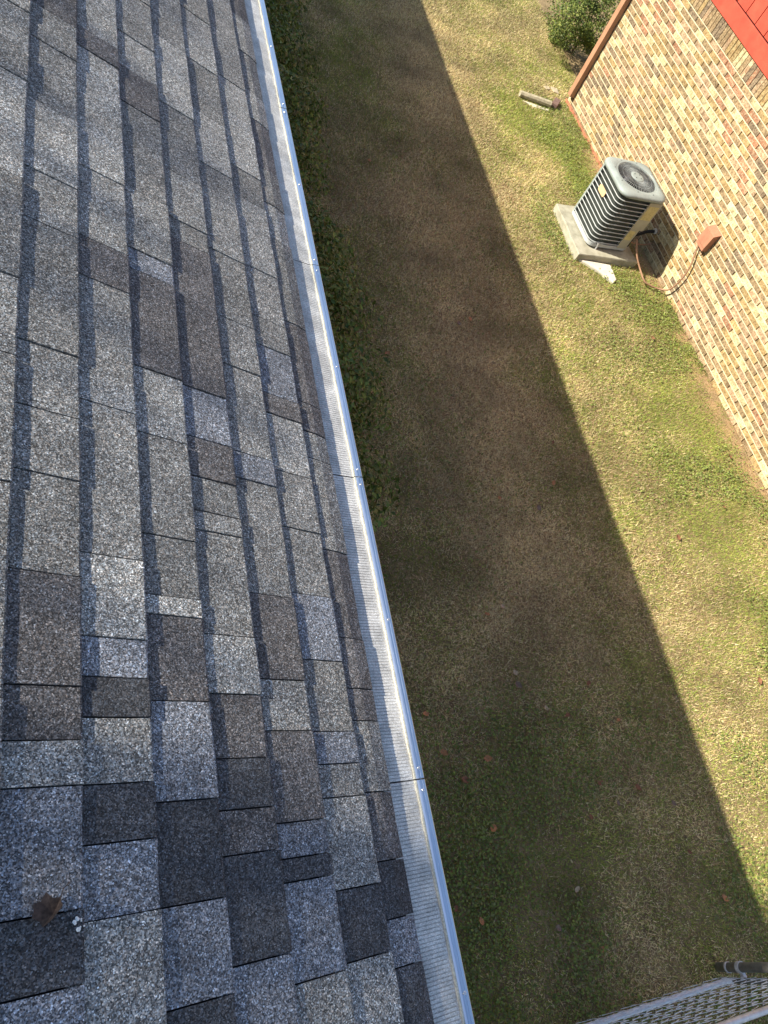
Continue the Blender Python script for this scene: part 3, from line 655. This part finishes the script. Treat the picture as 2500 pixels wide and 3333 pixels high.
MB().box(-HB + 0.09, HB, HB - 0.012, HB, 0.066, 0.70).build('back_panel', ac_paint, AC)
MB().box(HB - 0.012, HB, -HB + 0.09, HB - 0.013, 0.3, 0.70).build('side_panel', ac_panel, AC)
pan = [(HB - 0.19, -HB - 0.008), (HB - 0.012, -HB - 0.008), (HB + 0.006, -HB + 0.012), (HB + 0.006, -HB + 0.10), (HB - 0.008, -HB + 0.10), (HB - 0.008, -HB + 0.016), (HB - 0.02, -HB + 0.006), (HB - 0.19, -HB + 0.006)]
MB().prism(pan, 0.33, 0.703).build('service_panel', ac_panel, AC)
MB().prism([(HB - 0.19, -HB - 0.006), (HB - 0.06, -HB - 0.006), (HB - 0.06, -HB + 0.02), (HB - 0.19, -HB + 0.02)], 0.055, 0.327).build('valve_panel', ac_panel, AC)
MB().box(HB - 0.054, HB - 0.02, -HB + 0.02, -HB + 0.12, 0.07, 0.327).build('valve_recess', dark_in, AC)
MB().box(HB - 0.17, HB - 0.03, -HB - 0.0095, -HB - 0.0082, 0.475, 0.66).build('rating_sticker', sticker, AC)
MB().box(HB - 0.18, HB - 0.09, -HB - 0.0075, -HB - 0.0062, 0.18, 0.31).build('rating_sticker', sticker, AC)
MB().prism([(a * 0.038, b * 0.078) for a, b in [(math.copysign(abs(math.cos(t)) ** 0.5, math.cos(t)), math.copysign(abs(math.sin(t)) ** 0.35, math.sin(t))) for t in [math.radians(i * 15 + 7) for i in range(24)]]], 0, 0.006).build('nameplate', plate_m, AC).matrix_local = Matrix.Translation((-HB - 0.008, 0.015, 0.53)) @ Matrix.Rotation(math.radians(-90), 4, 'Y')
# lid with a round opening
LZ = 0.715; LH = 0.325
def lid_ring(h, r, z, N=72):
    out = []
    for i in range(N):
        a = 2 * math.pi * i / N; ca, sa = math.cos(a), math.sin(a); lo, hi = 0.0, 2 * h
        for _ in range(30):
            t = (lo + hi) / 2; qx, qy = max(abs(ca * t) - (h - r), 0), max(abs(sa * t) - (h - r), 0)
            if math.hypot(qx, qy) < r: lo = t
            else: hi = t
        out.append((ca * lo, sa * lo, z))
    return out
def circ(r, z, N=72): return [(r * math.cos(2 * math.pi * i / N), r * math.sin(2 * math.pi * i / N), z) for i in range(N)]
lid = loft([lid_ring(LH - 0.012, 0.11, LZ), lid_ring(LH, 0.12, LZ + 0.004), lid_ring(LH, 0.12, LZ + 0.030), lid_ring(LH - 0.012, 0.115, LZ + 0.046), lid_ring(LH - 0.05, 0.10, LZ + 0.056),
            circ(0.268, LZ + 0.062), circ(0.262, LZ + 0.058), circ(0.252, LZ + 0.064), circ(0.246, LZ + 0.060), circ(0.244, LZ + 0.045)], False, False)
# re-sample the outer rings so that facets follow the same order
lid_o = lid.build('lid', ac_paint, AC, True)
MB().lathe([(0.2445, LZ + 0.044), (0.2445, LZ - 0.05), (0.27, LZ - 0.16), (0.262, LZ - 0.16), (0.238, LZ - 0.05), (0.238, LZ + 0.044)], 32).build('fan_shroud', dark_in, AC)
gm_ = MB()
for i in range(64):
    a = 2 * math.pi * i / 64; ca, sa = math.cos(a), math.sin(a)
    gm_.tube([(ca * 0.246, sa * 0.246, LZ + 0.060), (ca * 0.19, sa * 0.19, LZ + 0.066), (ca * 0.12, sa * 0.12, LZ + 0.068), (ca * 0.075, sa * 0.075, LZ + 0.066)], 0.0017, 4, False)
for r in (0.135, 0.19):
    gm_.tube([(r * math.cos(2 * math.pi * i / 48), r * math.sin(2 * math.pi * i / 48), LZ + 0.0635) for i in range(49)], 0.0018, 4, False)
gm_.build('fan_grille', grille_m, AC)
hub = MB().lathe([(0.0, LZ + 0.073), (0.05, LZ + 0.073), (0.076, LZ + 0.071), (0.082, LZ + 0.067), (0.082, LZ + 0.060), (0.0, LZ + 0.060)], 32).build('motor_cap', ac_paint, AC, True)
for a in (40, 130, 220, 310):
    q = MB().lathe([(0, LZ + 0.080), (0.005, LZ + 0.080), (0.006, LZ + 0.0725), (0, LZ + 0.0725)], 6, (0.045 * math.cos(math.radians(a)), 0.045 * math.sin(math.radians(a)))).build('bolt', wire_m); q.parent = hub
for a in range(8):
    t = math.radians(a * 45 + 22); R = 0.285 if a % 2 == 0 else 0.285
    q = MB().lathe([(0, LZ + 0.063), (0.005, LZ + 0.063), (0.005, LZ + 0.050), (0, LZ + 0.050)], 8, (R * math.cos(t), R * math.sin(t))).build('lid_screw', wire_m); q.parent = lid_o
motor = MB().lathe([(0, LZ + 0.055), (0.06, LZ + 0.055), (0.06, LZ - 0.06), (0, LZ - 0.06)], 20).build('fan_motor', dark_in, AC)
for i in range(3):
    a0 = math.radians(120 * i + 70); bl = MB(); v = []; f = []
    for r in (0.062, 0.13, 0.225):
        for k in range(5):
            a = a0 + math.radians(-12 + 14 * k) * (1.0 if r < 0.1 else 0.95); v.append((r * math.cos(a), r * math.sin(a), LZ - 0.015 - 0.012 * k))
    for i_ in range(2):
        for k in range(4): f.append((i_ * 5 + k, i_ * 5 + k + 1, i_ * 5 + 6 + k, i_ * 5 + 5 + k))
    f += [tuple(reversed(q)) for q in f[:0]]
    bl.add(v, f); o = bl.build('fan_blade', blade_m, AC, True); md = o.modifiers.new('thick', 'SOLIDIFY'); md.thickness = 0.002
MB().tube([(-0.17, -HB - 0.012, -0.004), (-0.17, -HB - 0.012, 0.03), (-0.18, -HB - 0.006, 0.085)], 0.011, 8).build('tie_down', galv, AC)

pad_m = MB(); N = 10
def edge(p, q, n=7, j=0.008): return [(p[0] + (q[0] - p[0]) * i / n + random.uniform(-j, j), p[1] + (q[1] - p[1]) * i / n + random.uniform(-j, j)) for i in range(n)]
cr = [(-0.455, -0.435), (0.415, -0.44), (0.41, 0.43), (-0.45, 0.41)]
poly = edge(cr[0], cr[1], 7, 0.004) + edge(cr[1], cr[2]) + edge(cr[2], cr[3]) + edge(cr[3], cr[0], 9, 0.012)
n = len(poly); ins = [(x * 0.985, y * 0.985) for x, y in poly]
pad = loft([[(x, y, -0.03) for x, y in poly], [(x, y, 0.086) for x, y in poly], [(x, y, 0.0985 + random.uniform(-.001, .001)) for x, y in ins]])
pad_o = pad.build('equipment_pad', concrete); pad_o.location = (5.885, 6.495, 0); pad_o.rotation_euler.z = WYAW
tag(pad_o, 'square concrete slab under the air conditioner', 'pad')
def flat_piece(name, poly, z0, z1, mat, label, cat, group=None):
    cx = sum(p[0] for p in poly) / len(poly); cy = sum(p[1] for p in poly) / len(poly)
    out = []
    for i in range(len(poly)): out += edge(poly[i], poly[(i + 1) % len(poly)], 3, 0.004)
    out = [(x - cx, y - cy) for x, y in out]
    o = loft([[(x, y, z0) for x, y in out], [(x * 0.99, y * 0.99, z1 - 0.006 + random.uniform(-.002, .002)) for x, y in out], [(x * 0.94, y * 0.94, z1) for x, y in out]]).build(name, mat)
    o.location = (cx, cy, 0); return tag(o, label, cat, group)
flat_piece('broken_slab', [(5.50, 6.045), (5.72, 5.885), (5.865, 5.725), (5.935, 5.79), (5.945, 6.035)], -0.02, 0.03, pale_stone, 'broken pale concrete slab lying in grass against the air conditioner pad', 'slab')

# wall mounted disconnect, conduit and pipes
def wl(dist, yy, z):                      # point in front of the neighbouring wall
    return (wall_x(yy) - dist, yy, z)
bx = empty('disconnect_box', wl(0.0, 5.735, 0.70), WYAW); tag(bx, 'terracotta coloured electrical box mounted on the brick wall', 'electrical box')
bd = MB().add([(-0.085, -0.075, 0.0), (0.0, -0.075, 0.0), (0.0, 0.085, 0.0), (-0.085, 0.085, 0.0), (-0.085, -0.075, 0.195), (0.0, -0.075, 0.235), (0.0, 0.085, 0.235), (-0.085, 0.085, 0.195)],
              [(0, 3, 2, 1), (4, 5, 6, 7), (0, 1, 5, 4), (1, 2, 6, 5), (2, 3, 7, 6), (3, 0, 4, 7)]).build('case', terra, bx, bevel=0.004)
MB().add([(-0.094, -0.081, 0.045), (-0.087, -0.081, 0.045), (-0.087, 0.091, 0.045), (-0.094, 0.091, 0.045), (-0.094, -0.081, 0.2), (-0.087, -0.081, 0.2), (-0.087, 0.091, 0.2), (-0.094, 0.091, 0.2)],
         [(0, 3, 2, 1), (4, 5, 6, 7), (0, 1, 5, 4), (1, 2, 6, 5), (2, 3, 7, 6), (3, 0, 4, 7)]).build('door', terra, bx)
MB().add([(-0.096, -0.083, 0.2), (0.0, -0.083, 0.242), (0.0, 0.093, 0.242), (-0.096, 0.093, 0.2), (-0.096, -0.083, 0.207), (0.0, -0.083, 0.25), (0.0, 0.093, 0.25), (-0.096, 0.093, 0.207)],
         [(0, 3, 2, 1), (4, 5, 6, 7), (0, 1, 5, 4), (1, 2, 6, 5), (2, 3, 7, 6), (3, 0, 4, 7)]).build('hood', terra, bx)
def spline(P, n=6):
    P = [Vector(p) for p in P]; out = []
    for i in range(len(P) - 1):
        a, b, c, d = P[max(i - 1, 0)], P[i], P[i + 1], P[min(i + 2, len(P) - 1)]
        for t in [k / n for k in range(n)]:
            out.append(0.5 * ((2 * b) + (c - a) * t + (2 * a - 5 * b + 4 * c - d) * t * t + (3 * b - a - 3 * c + d) * t ** 3))
    out.append(P[-1]); return out
cpts = [(6.60, 5.775, 0.70), (6.60, 5.735, 0.62), (6.60, 5.66, 0.50), (6.60, 5.62, 0.33), (6.595, 5.645, 0.13), (6.55, 5.72, 0.045), (6.42, 5.765, 0.04), (6.33, 5.80, 0.06), (6.275, 5.945, 0.12), (6.21, 6.06, 0.21), (6.165, 6.175, 0.33)]
o = MB().tube(spline(cpts), 0.0105, 8).build('flexible_conduit', conduit_m, None, True)
tag(o, 'thin brown flexible conduit looping from wall box to the air conditioner', 'conduit')
rl = empty('refrigerant_pipe', wl(0.0, 6.47, 0.27)); tag(rl, 'black insulated pipe joining the air conditioner to the wall', 'pipe')
def rel(pts, o): return [tuple(Vector(p) - Vector(o.location)) for p in pts]
MB().tube(rel(spline([wl(-0.02, 6.47, 0.27), wl(0.10, 6.47, 0.25), wl(0.26, 6.42, 0.22), (6.17, 6.33, 0.24)]), rl), 0.019, 8).build('insulation', black_foam, rl, True)
MB().tube(rel([wl(0.001, 6.47, 0.27), wl(0.022, 6.47, 0.27)], rl), 0.035, 12).build('wall_flange', pale_stone, rl)
MB().tube(rel(spline([wl(-0.02, 6.40, 0.16), wl(0.12, 6.38, 0.12), (6.19, 6.28, 0.20)]), rl), 0.008, 6).build('copper_line', conduit_m, rl, True)

# ------------------------------------------------------------------ small things near the corner
lg = MB(); pts = [(5.665, 9.175, 0.050), (5.80, 9.155, 0.047), (5.97, 9.125, 0.05), (6.135, 9.10, 0.048)]
mid = Vector((5.9, 9.14, 0.0)); lg.tube([Vector(p) - mid for p in pts], [0.040, 0.046, 0.044, 0.046], 9)
o = lg.build('weathered_log', wood_w); o.location = mid; tag(o, 'short weathered grey wooden log lying by the house corner', 'log')
flat_piece('stone_sliver', [(5.70, 9.10), (6.13, 9.03), (6.10, 8.99), (5.85, 9.0)], -0.02, 0.012, pale_stone, 'pale thin stone sliver lying along the weathered log', 'stone')
bo = MB().box(-0.095, 0.095, -0.045, 0.045, 0, 0.06).build('loose_brick', brick_brown, bevel=0.006); bo.location = (6.265, 9.19, 0.004); bo.rotation_euler = (0.0, 0.0, 0.95)
tag(bo, 'dark brown loose brick between the log and the wall', 'brick')
flat_piece('flat_stone', [(6.21, 9.59), (6.30, 9.61), (6.31, 9.54), (6.24, 9.52)], -0.01, 0.02, tan_stone, 'tan flat stone below the shrub, farther from the wall', 'stone')
flat_piece('flat_stone', [(6.34, 9.62), (6.45, 9.60), (6.43, 9.48), (6.35, 9.50)], -0.01, 0.022, tan_stone, 'pale flat stone below the shrub, nearer the downspout', 'stone')

# ------------------------------------------------------------------ shrubs
def leaf_cloud(n, rad, height, size, pal, seed, ragged=0.18, up=0.35, shell=0.6, zc=0.55, clumps=0):
    """leaf sized faces spread through a lumpy ellipsoid"""
    r = np.random.default_rng(seed)
    dirs = r.normal(size=(n, 3)); dirs /= np.linalg.norm(dirs, axis=1)[:, None]
    if clumps:
        cd_ = r.normal(size=(clumps, 3)); cd_ /= np.linalg.norm(cd_, axis=1)[:, None]; dirs = cd_[r.integers(0, clumps, n)] + r.normal(size=(n, 3)) * 0.13; dirs /= np.linalg.norm(dirs, axis=1)[:, None]
    lump = 1 + ragged * (np.sin(dirs[:, 0] * 5 + seed) * np.cos(dirs[:, 1] * 4.3 + seed * 2) + 0.8 * np.sin(dirs[:, 2] * 6 + dirs[:, 0] * 7 + seed))
    rr = shell + (1 - shell) * r.random(n) ** 0.6; rr = np.where(r.random(n) < 0.25, r.random(n) ** 0.5, rr)
    P = dirs * (rr * lump)[:, None] * np.array([rad[0], rad[1], height * (1 - zc) if False else height / 2])
    P[:, 2] += height * zc
    P[:, 2] = np.maximum(P[:, 2], 0.03)
    nrm = dirs + r.normal(size=(n, 3)) * 0.6 + np.array([0, 0, up]); nrm /= np.linalg.norm(nrm, axis=1)[:, None]
    t = np.cross(nrm, r.normal(size=(n, 3))); t /= np.linalg.norm(t, axis=1)[:, None]; b = np.cross(nrm, t)
    L = size * r.uniform(0.6, 1.25, n); W = L * r.uniform(0.42, 0.6, n)
    fold = nrm * (L * 0.12)[:, None]
    V = np.stack([P - t * L[:, None] * 0.5, P - b * W[:, None] * 0.5 + fold, P + t * L[:, None] * 0.5, P + b * W[:, None] * 0.5 + fold], 1)
    c = np.array(pal)[r.integers(0, len(pal), n)] * r.uniform(0.7, 1.25, (n, 1))
    F = np.arange(4 * n).reshape(-1, 4)
    T = np.concatenate([F[:, [0, 1, 2]], F[:, [0, 2, 3]]])
    return V.reshape(-1, 3), T, np.repeat(c, 4, 0)
def shrub(name, loc, rad, height, n, size, pal, seed, label, group=None, **kw):
    root = empty(name, (loc[0], loc[1], 0)); tag(root, label, 'shrub', group)
    V, T, cc_ = leaf_cloud(n, rad, height, size, pal, seed, **kw)
    link('foliage', scatter_mesh('foliage', V, T, cc_, leaf_m), None, root)
    st = MB(); r = random.Random(seed)
    st.tube([(0, 0, -0.03), (0.01, 0.01, height * 0.3)], [0.02, 0.014], 6)
    for i in range(9):
        a = r.uniform(0, 6.28); e = r.uniform(0.4, 0.75)
        st.tube([(0, 0, height * 0.12), (rad[0] * 0.4 * math.cos(a), rad[1] * 0.4 * math.sin(a), height * 0.4), (rad[0] * e * math.cos(a), rad[1] * e * math.sin(a), height * r.uniform(0.55, 0.85))], [0.012, 0.008, 0.003], 5)
    st.build('stem', bark, root)
    return root
pal_h = [(0.10, 0.155, 0.03), (0.14, 0.20, 0.04), (0.07, 0.11, 0.025), (0.19, 0.25, 0.055), (0.22, 0.22, 0.07)]
pal_b = [(0.10, 0.06, 0.03), (0.13, 0.075, 0.035), (0.06, 0.075, 0.025), (0.08, 0.05, 0.025)]
HG = 'clipped shrubs under the eave'
hs = [(9.55, 1.66, 0.80, 0.95), (8.65, 1.64, 0.78, 0.94), (7.80, 1.63, 0.80, 0.92), (6.95, 1.60, 0.78, 0.95), (6.20, 1.56, 0.72, 0.88), (4.98, 1.56, 0.76, 0.92), (4.20, 1.54, 0.80, 0.95), (3.40, 1.56, 0.78, 0.95), (2.58, 1.48, 0.74, 0.86), (1.85, 1.40, 0.62, 0.72)]
ORD = ['nearest', 'second', 'third', 'fourth', 'fifth']
def hedge_label(yy):
    side = sorted([q[0] for q in hs if (q[0] > 5.6) == (yy > 5.6)], key=lambda q: abs(q - 5.6))
    k = side.index(yy); pos = 'the first' if k == 0 else 'the ' + ORD[k]
    return 'green leafy hedge shrub, ' + pos + ' from the dried-out shrub ' + ('away from' if yy > 5.6 else 'towards') + ' the gate'
for i, (yy, xx, rad, hh) in enumerate(hs):
    shrub('hedge_shrub', (xx, yy), (rad, 0.53), hh, 6500, 0.050, pal_h, 100 + i, hedge_label(yy), HG, ragged=0.12, shell=0.5)
shrub('dry_shrub', (1.45, 5.62), (0.42, 0.36), 0.42, 1500, 0.040, pal_b + pal_h[:2], 140, 'low brown dried-out shrub in the gap of the hedge row', ragged=0.15)
pal_s = [(0.09, 0.13, 0.025), (0.14, 0.18, 0.035), (0.06, 0.09, 0.02), (0.20, 0.22, 0.05)]
shrub('round_shrub', (7.12, 10.75), (0.70, 0.66), 1.0, 13000, 0.038, pal_s, 160, 'rounded green shrub standing behind the downspout corner', ragged=0.2, shell=0.5, clumps=85)

# ------------------------------------------------------------------ chain link gate and post
FY = -0.935
pt = empty('fence_post', (4.075, -0.862, 0)); tag(pt, 'dark weathered round steel post with hinge clamp at the lawn edge', 'post')
MB().tube([(0, 0, -0.05), (0, 0, 1.25)], 0.030, 16).build('pole', post_m, pt, True)
MB().lathe([(0.0305, 0.10), (0.0335, 0.10), (0.0335, 0.118), (0.0305, 0.118)], 16).build('collar', galv, pt, True)
cl = MB().lathe([(0.031, 0.205), (0.036, 0.205), (0.036, 0.235), (0.031, 0.235)], 16)
cl.box(-0.012, 0.012, -0.075, -0.034, 0.207, 0.233).tube([(-0.022, -0.055, 0.22), (0.022, -0.055, 0.22)], 0.0075, 6)
cl.build('hinge_clamp', galv, pt)
gate = empty('chain_link_gate', (2.6, FY, 0.08)); tag(gate, 'galvanised chain link gate with tubular frame beside the dark post', 'gate')
GX0, GX1, GT = 1.15, 4.055, 0.90
def gt(n, pts, r, mat=galv): return MB().tube([Vector(p) - Vector(gate.location) for p in pts], r, 12).build(n, mat, gate, True)
gt('bottom_rail', [(GX0, FY, 0.08), (GX1 - 0.06, FY, 0.08), (GX1 - 0.02, FY, 0.095), (GX1, FY, 0.14)], 0.0185)
gt('top_rail', [(GX0, FY, 0.08 + GT), (GX1, FY, 0.08 + GT)], 0.0185)
gt('upright', [(GX1, FY, 0.10), (GX1, FY, 0.06 + GT)], 0.018, post_m)
gt('upright', [(GX0, FY, 0.062), (GX0, FY, 0.10 + GT)], 0.018)
PW = 0.086; k = 0; xx = GX1 - 0.03
while xx > GX0 + 0.02:                   # each wire zigzags upwards and is hooked into its neighbours
    pts = []; zz_ = 0.028; i = 0
    while zz_ < 0.11 + GT:
        side = 1 if (i + 0) % 2 else -1
        pts += [(xx + side * PW * 0.50, FY + 0.021 + side * 0.004 * (1 if k % 2 else -1), zz_), (xx + side * PW * 0.52, FY + 0.021 - side * 0.003, zz_ + 0.008)]
        zz_ += PW / 2; i += 1
    MB().tube([Vector(p) - Vector(gate.location) for p in pts], 0.0017, 5).build('mesh_wire', galv, gate)
    xx -= PW / 1.0; k += 1

# ------------------------------------------------------------------ fallen leaves
def ground_at(px, py, z):
    vx, vy = (px - 1250) / 2428.34, (py - 1666.5) / 2428.34
    d = [M[i][0] * vx + M[i][1] * vy + M[i][2] for i in range(3)]; t = (z - CAM_H) / d[2]; return d[0] * t, d[1] * t
def leaf_mesh(seed, L=0.055):
    r = random.Random(seed); n = 7; v = []; f = []
    for i in range(n):
        t = i / (n - 1); wd = L * 0.36 * math.sin(math.pi * (0.06 + 0.9 * t)) ** 0.8 * r.uniform(0.75, 1.2); cu = 0.30 * L * (t - 0.5) ** 2 * 2
        v += [(L * (t - 0.5), -wd, cu + wd * 0.5 + r.uniform(0, .003)), (L * (t - 0.5), 0, cu), (L * (t - 0.5), wd, cu + wd * 0.35 + r.uniform(0, .004))]
    for i in range(n - 1):
        for j in range(2): f.append((3 * i + j, 3 * i + j + 1, 3 * i + 4 + j, 3 * i + 3 + j))
    return MB().add(v, f).mesh('fallen_leaf', True)
LM = [[None] * 4 for _ in range(3)]
for a in range(3):
    for b in range(4):
        me = leaf_mesh(a); me.materials.append(dry_leaf[b]); LM[a][b] = me
names = ['brown', 'orange', 'grey brown', 'buff']
lv = [(798, 348, 1), (837, 763, 1), (960, 1625, 1), (1080, 1075, 1), (1165, 1097, 2), (1195, 955, 0), (1196, 1042, 1), (1270, 1475, 0), (1005, 1683, 0), (1055, 1637, 1), (1180, 1530, 3), (920, 1542, 1), (1085, 1310, 3),
      (1295, 1690, 0), (1275, 1765, 0), (1378, 1702, 0), (1490, 1840, 0), (1567, 1940, 1), (1335, 1735, 2), (1245, 1920, 3), (985, 1962, 0), (1225, 1545, 0), (1065, 1790, 1), (1040, 1990, 1), (1113, 1452, 3), (1335, 1555, 1),
      (1053, 1327, 1), (1465, 1160, 0), (1565, 1095, 0), (1410, 730, 0), (1120, 1480, 2), (990, 700, 2), (1015, 690, 1), (1205, 2005, 2), (1300, 2050, 1), (1455, 1735, 2), (1640, 1470, 0), (1578, 985, 0)]
for i, (dx, dy, c_) in enumerate(lv):
    X_, Y_ = ground_at(dx * 1.507, dy * 1.507, 0.035)
    if X_ > wall_x(Y_) - 0.05: continue
    o = bpy.data.objects.new('fallen_leaf', LM[i % 3][c_]); C.objects.link(o); o.location = (X_, Y_, float(gz(X_, Y_)) + 0.03)
    o.rotation_euler = (random.uniform(-.3, .3), random.uniform(-.3, .3), random.uniform(0, 6.28)); o.scale = (random.uniform(0.65, 1.15),) * 3
    tag(o, 'small ' + names[c_] + ' dead leaf lying on the lawn', 'leaf', names[c_] + ' leaves fallen on the lawn')
s_, y_ = r_y(172 * s5, 2200 + 805 * s5)
lob = [(0.0, -0.030), (0.012, -0.022), (0.026, -0.026), (0.026, -0.008), (0.032, 0.004), (0.026, 0.012), (0.020, 0.024), (0.006, 0.024), (-0.006, 0.030), (-0.016, 0.020), (-0.028, 0.014), (-0.025, -0.002), (-0.026, -0.016), (-0.012, -0.022)]
lv_ = [(0, 0, 0.0)] + [(a, b, 0.95 * abs(a) + 0.45 * max(b, 0) + random.uniform(0, 0.010)) for a, b in lob]
lm = MB().add(lv_, [(0, 1 + k, 1 + (k + 1) % 14) for k in range(14)]); lm.tube([(0, -0.028, 0.008), (0.004, -0.045, 0.012), (0.002, -0.062, 0.004)], 0.0012, 5)
o = lm.build('fallen_leaf', simple('dark_dead_leaf', (0.06, 0.042, 0.034), 0.85, 0, 0.45, 140)); o.location = rp(s_, y_, 0.0075); o.rotation_euler = (0.1, PITCH, 2.6); o.scale = (0.72, 0.80, 0.72)
tag(o, 'curled brown dead leaf caught on the roof shingles', 'leaf')
s_, y_ = r_y(262 * s5, 2200 + 835 * s5)
dm = MB()
for i in range(9):
    p_ = rp(s_ + random.gauss(0, .005), y_ + random.gauss(0, .005), 0.0065); r = random.uniform(0.0015, 0.004)
    dm.add([(p_[0] + r * math.cos(a), p_[1] + r * math.sin(a), p_[2] - r * math.cos(a) * 0.5 + 0.001) for a in [k * 1.047 for k in range(6)]] + [(p_[0], p_[1], p_[2] + 0.0035)], [(k, (k + 1) % 6, 6) for k in range(6)])
dm.v = [tuple(Vector(q) - Vector(p_)) for q in dm.v]
o = dm.build('bird_dropping', white_dot); o.location = p_; tag(o, 'small white bird dropping beside the dead leaf on the roof', 'dropping')

# ------------------------------------------------------------------ tree behind the house (its shade falls on the lower roof and lawn)
def big_tree(loc, crown_c, rad, height, n, seed, label, size=0.16):
    root = empty('shade_tree', loc); tag(root, label, 'tree')
    r = random.Random(seed); tr = MB(); cc_ = Vector(crown_c) - Vector(loc)
    tr.tube([(0, 0, -0.1), (0.05, 0.1, cc_.z * 0.4), (cc_.x * 0.6, cc_.y * 0.6, cc_.z * 0.8), tuple(cc_)], [0.28, 0.2, 0.14, 0.06], 10)
    for i in range(16):
        a = r.uniform(0, 6.28); z = r.uniform(0.45, 0.95) * cc_.z; L = r.uniform(0.5, 0.95)
        tr.tube([(cc_.x * 0.5, cc_.y * 0.5, z), (cc_.x + rad[0] * L * 0.5 * math.cos(a), cc_.y + rad[1] * L * 0.5 * math.sin(a), z + 0.6), (cc_.x + rad[0] * L * math.cos(a), cc_.y + rad[1] * L * math.sin(a), z + r.uniform(0.4, 1.6))], [0.08, 0.045, 0.015], 6)
    tr.build('trunk', bark, root, True)
    V, T, c = leaf_cloud(n, rad, height, size, pal_s, seed, ragged=0.22, shell=0.35)
    V = V + np.array([cc_.x, cc_.y, cc_.z - height * 0.55])
    # a long thin limb with sparse leaves reaches out from the crown
    q = np.random.default_rng(seed + 5); nn = 150
    Vb, Tb, cb = leaf_cloud(nn, (0.35, 3.4), 0.36, 0.13, pal_s, seed + 1, shell=0.2)
    Vb = Vb + np.array([cc_.x, cc_.y + 4.6, 9.92]); T = np.concatenate([T, Tb + len(V)]); V = np.concatenate([V, Vb]); c = np.concatenate([c, cb])
    link('crown', scatter_mesh('crown', V, T, c, leaf_m), None, root)
    return root
big_tree((-9.2, -0.2, 0), (-8.7, 0.25, 10.4), (2.7, 2.45), 6.4, 15000, 301, 'leafy tree behind the shingled house casting shade over its roof')
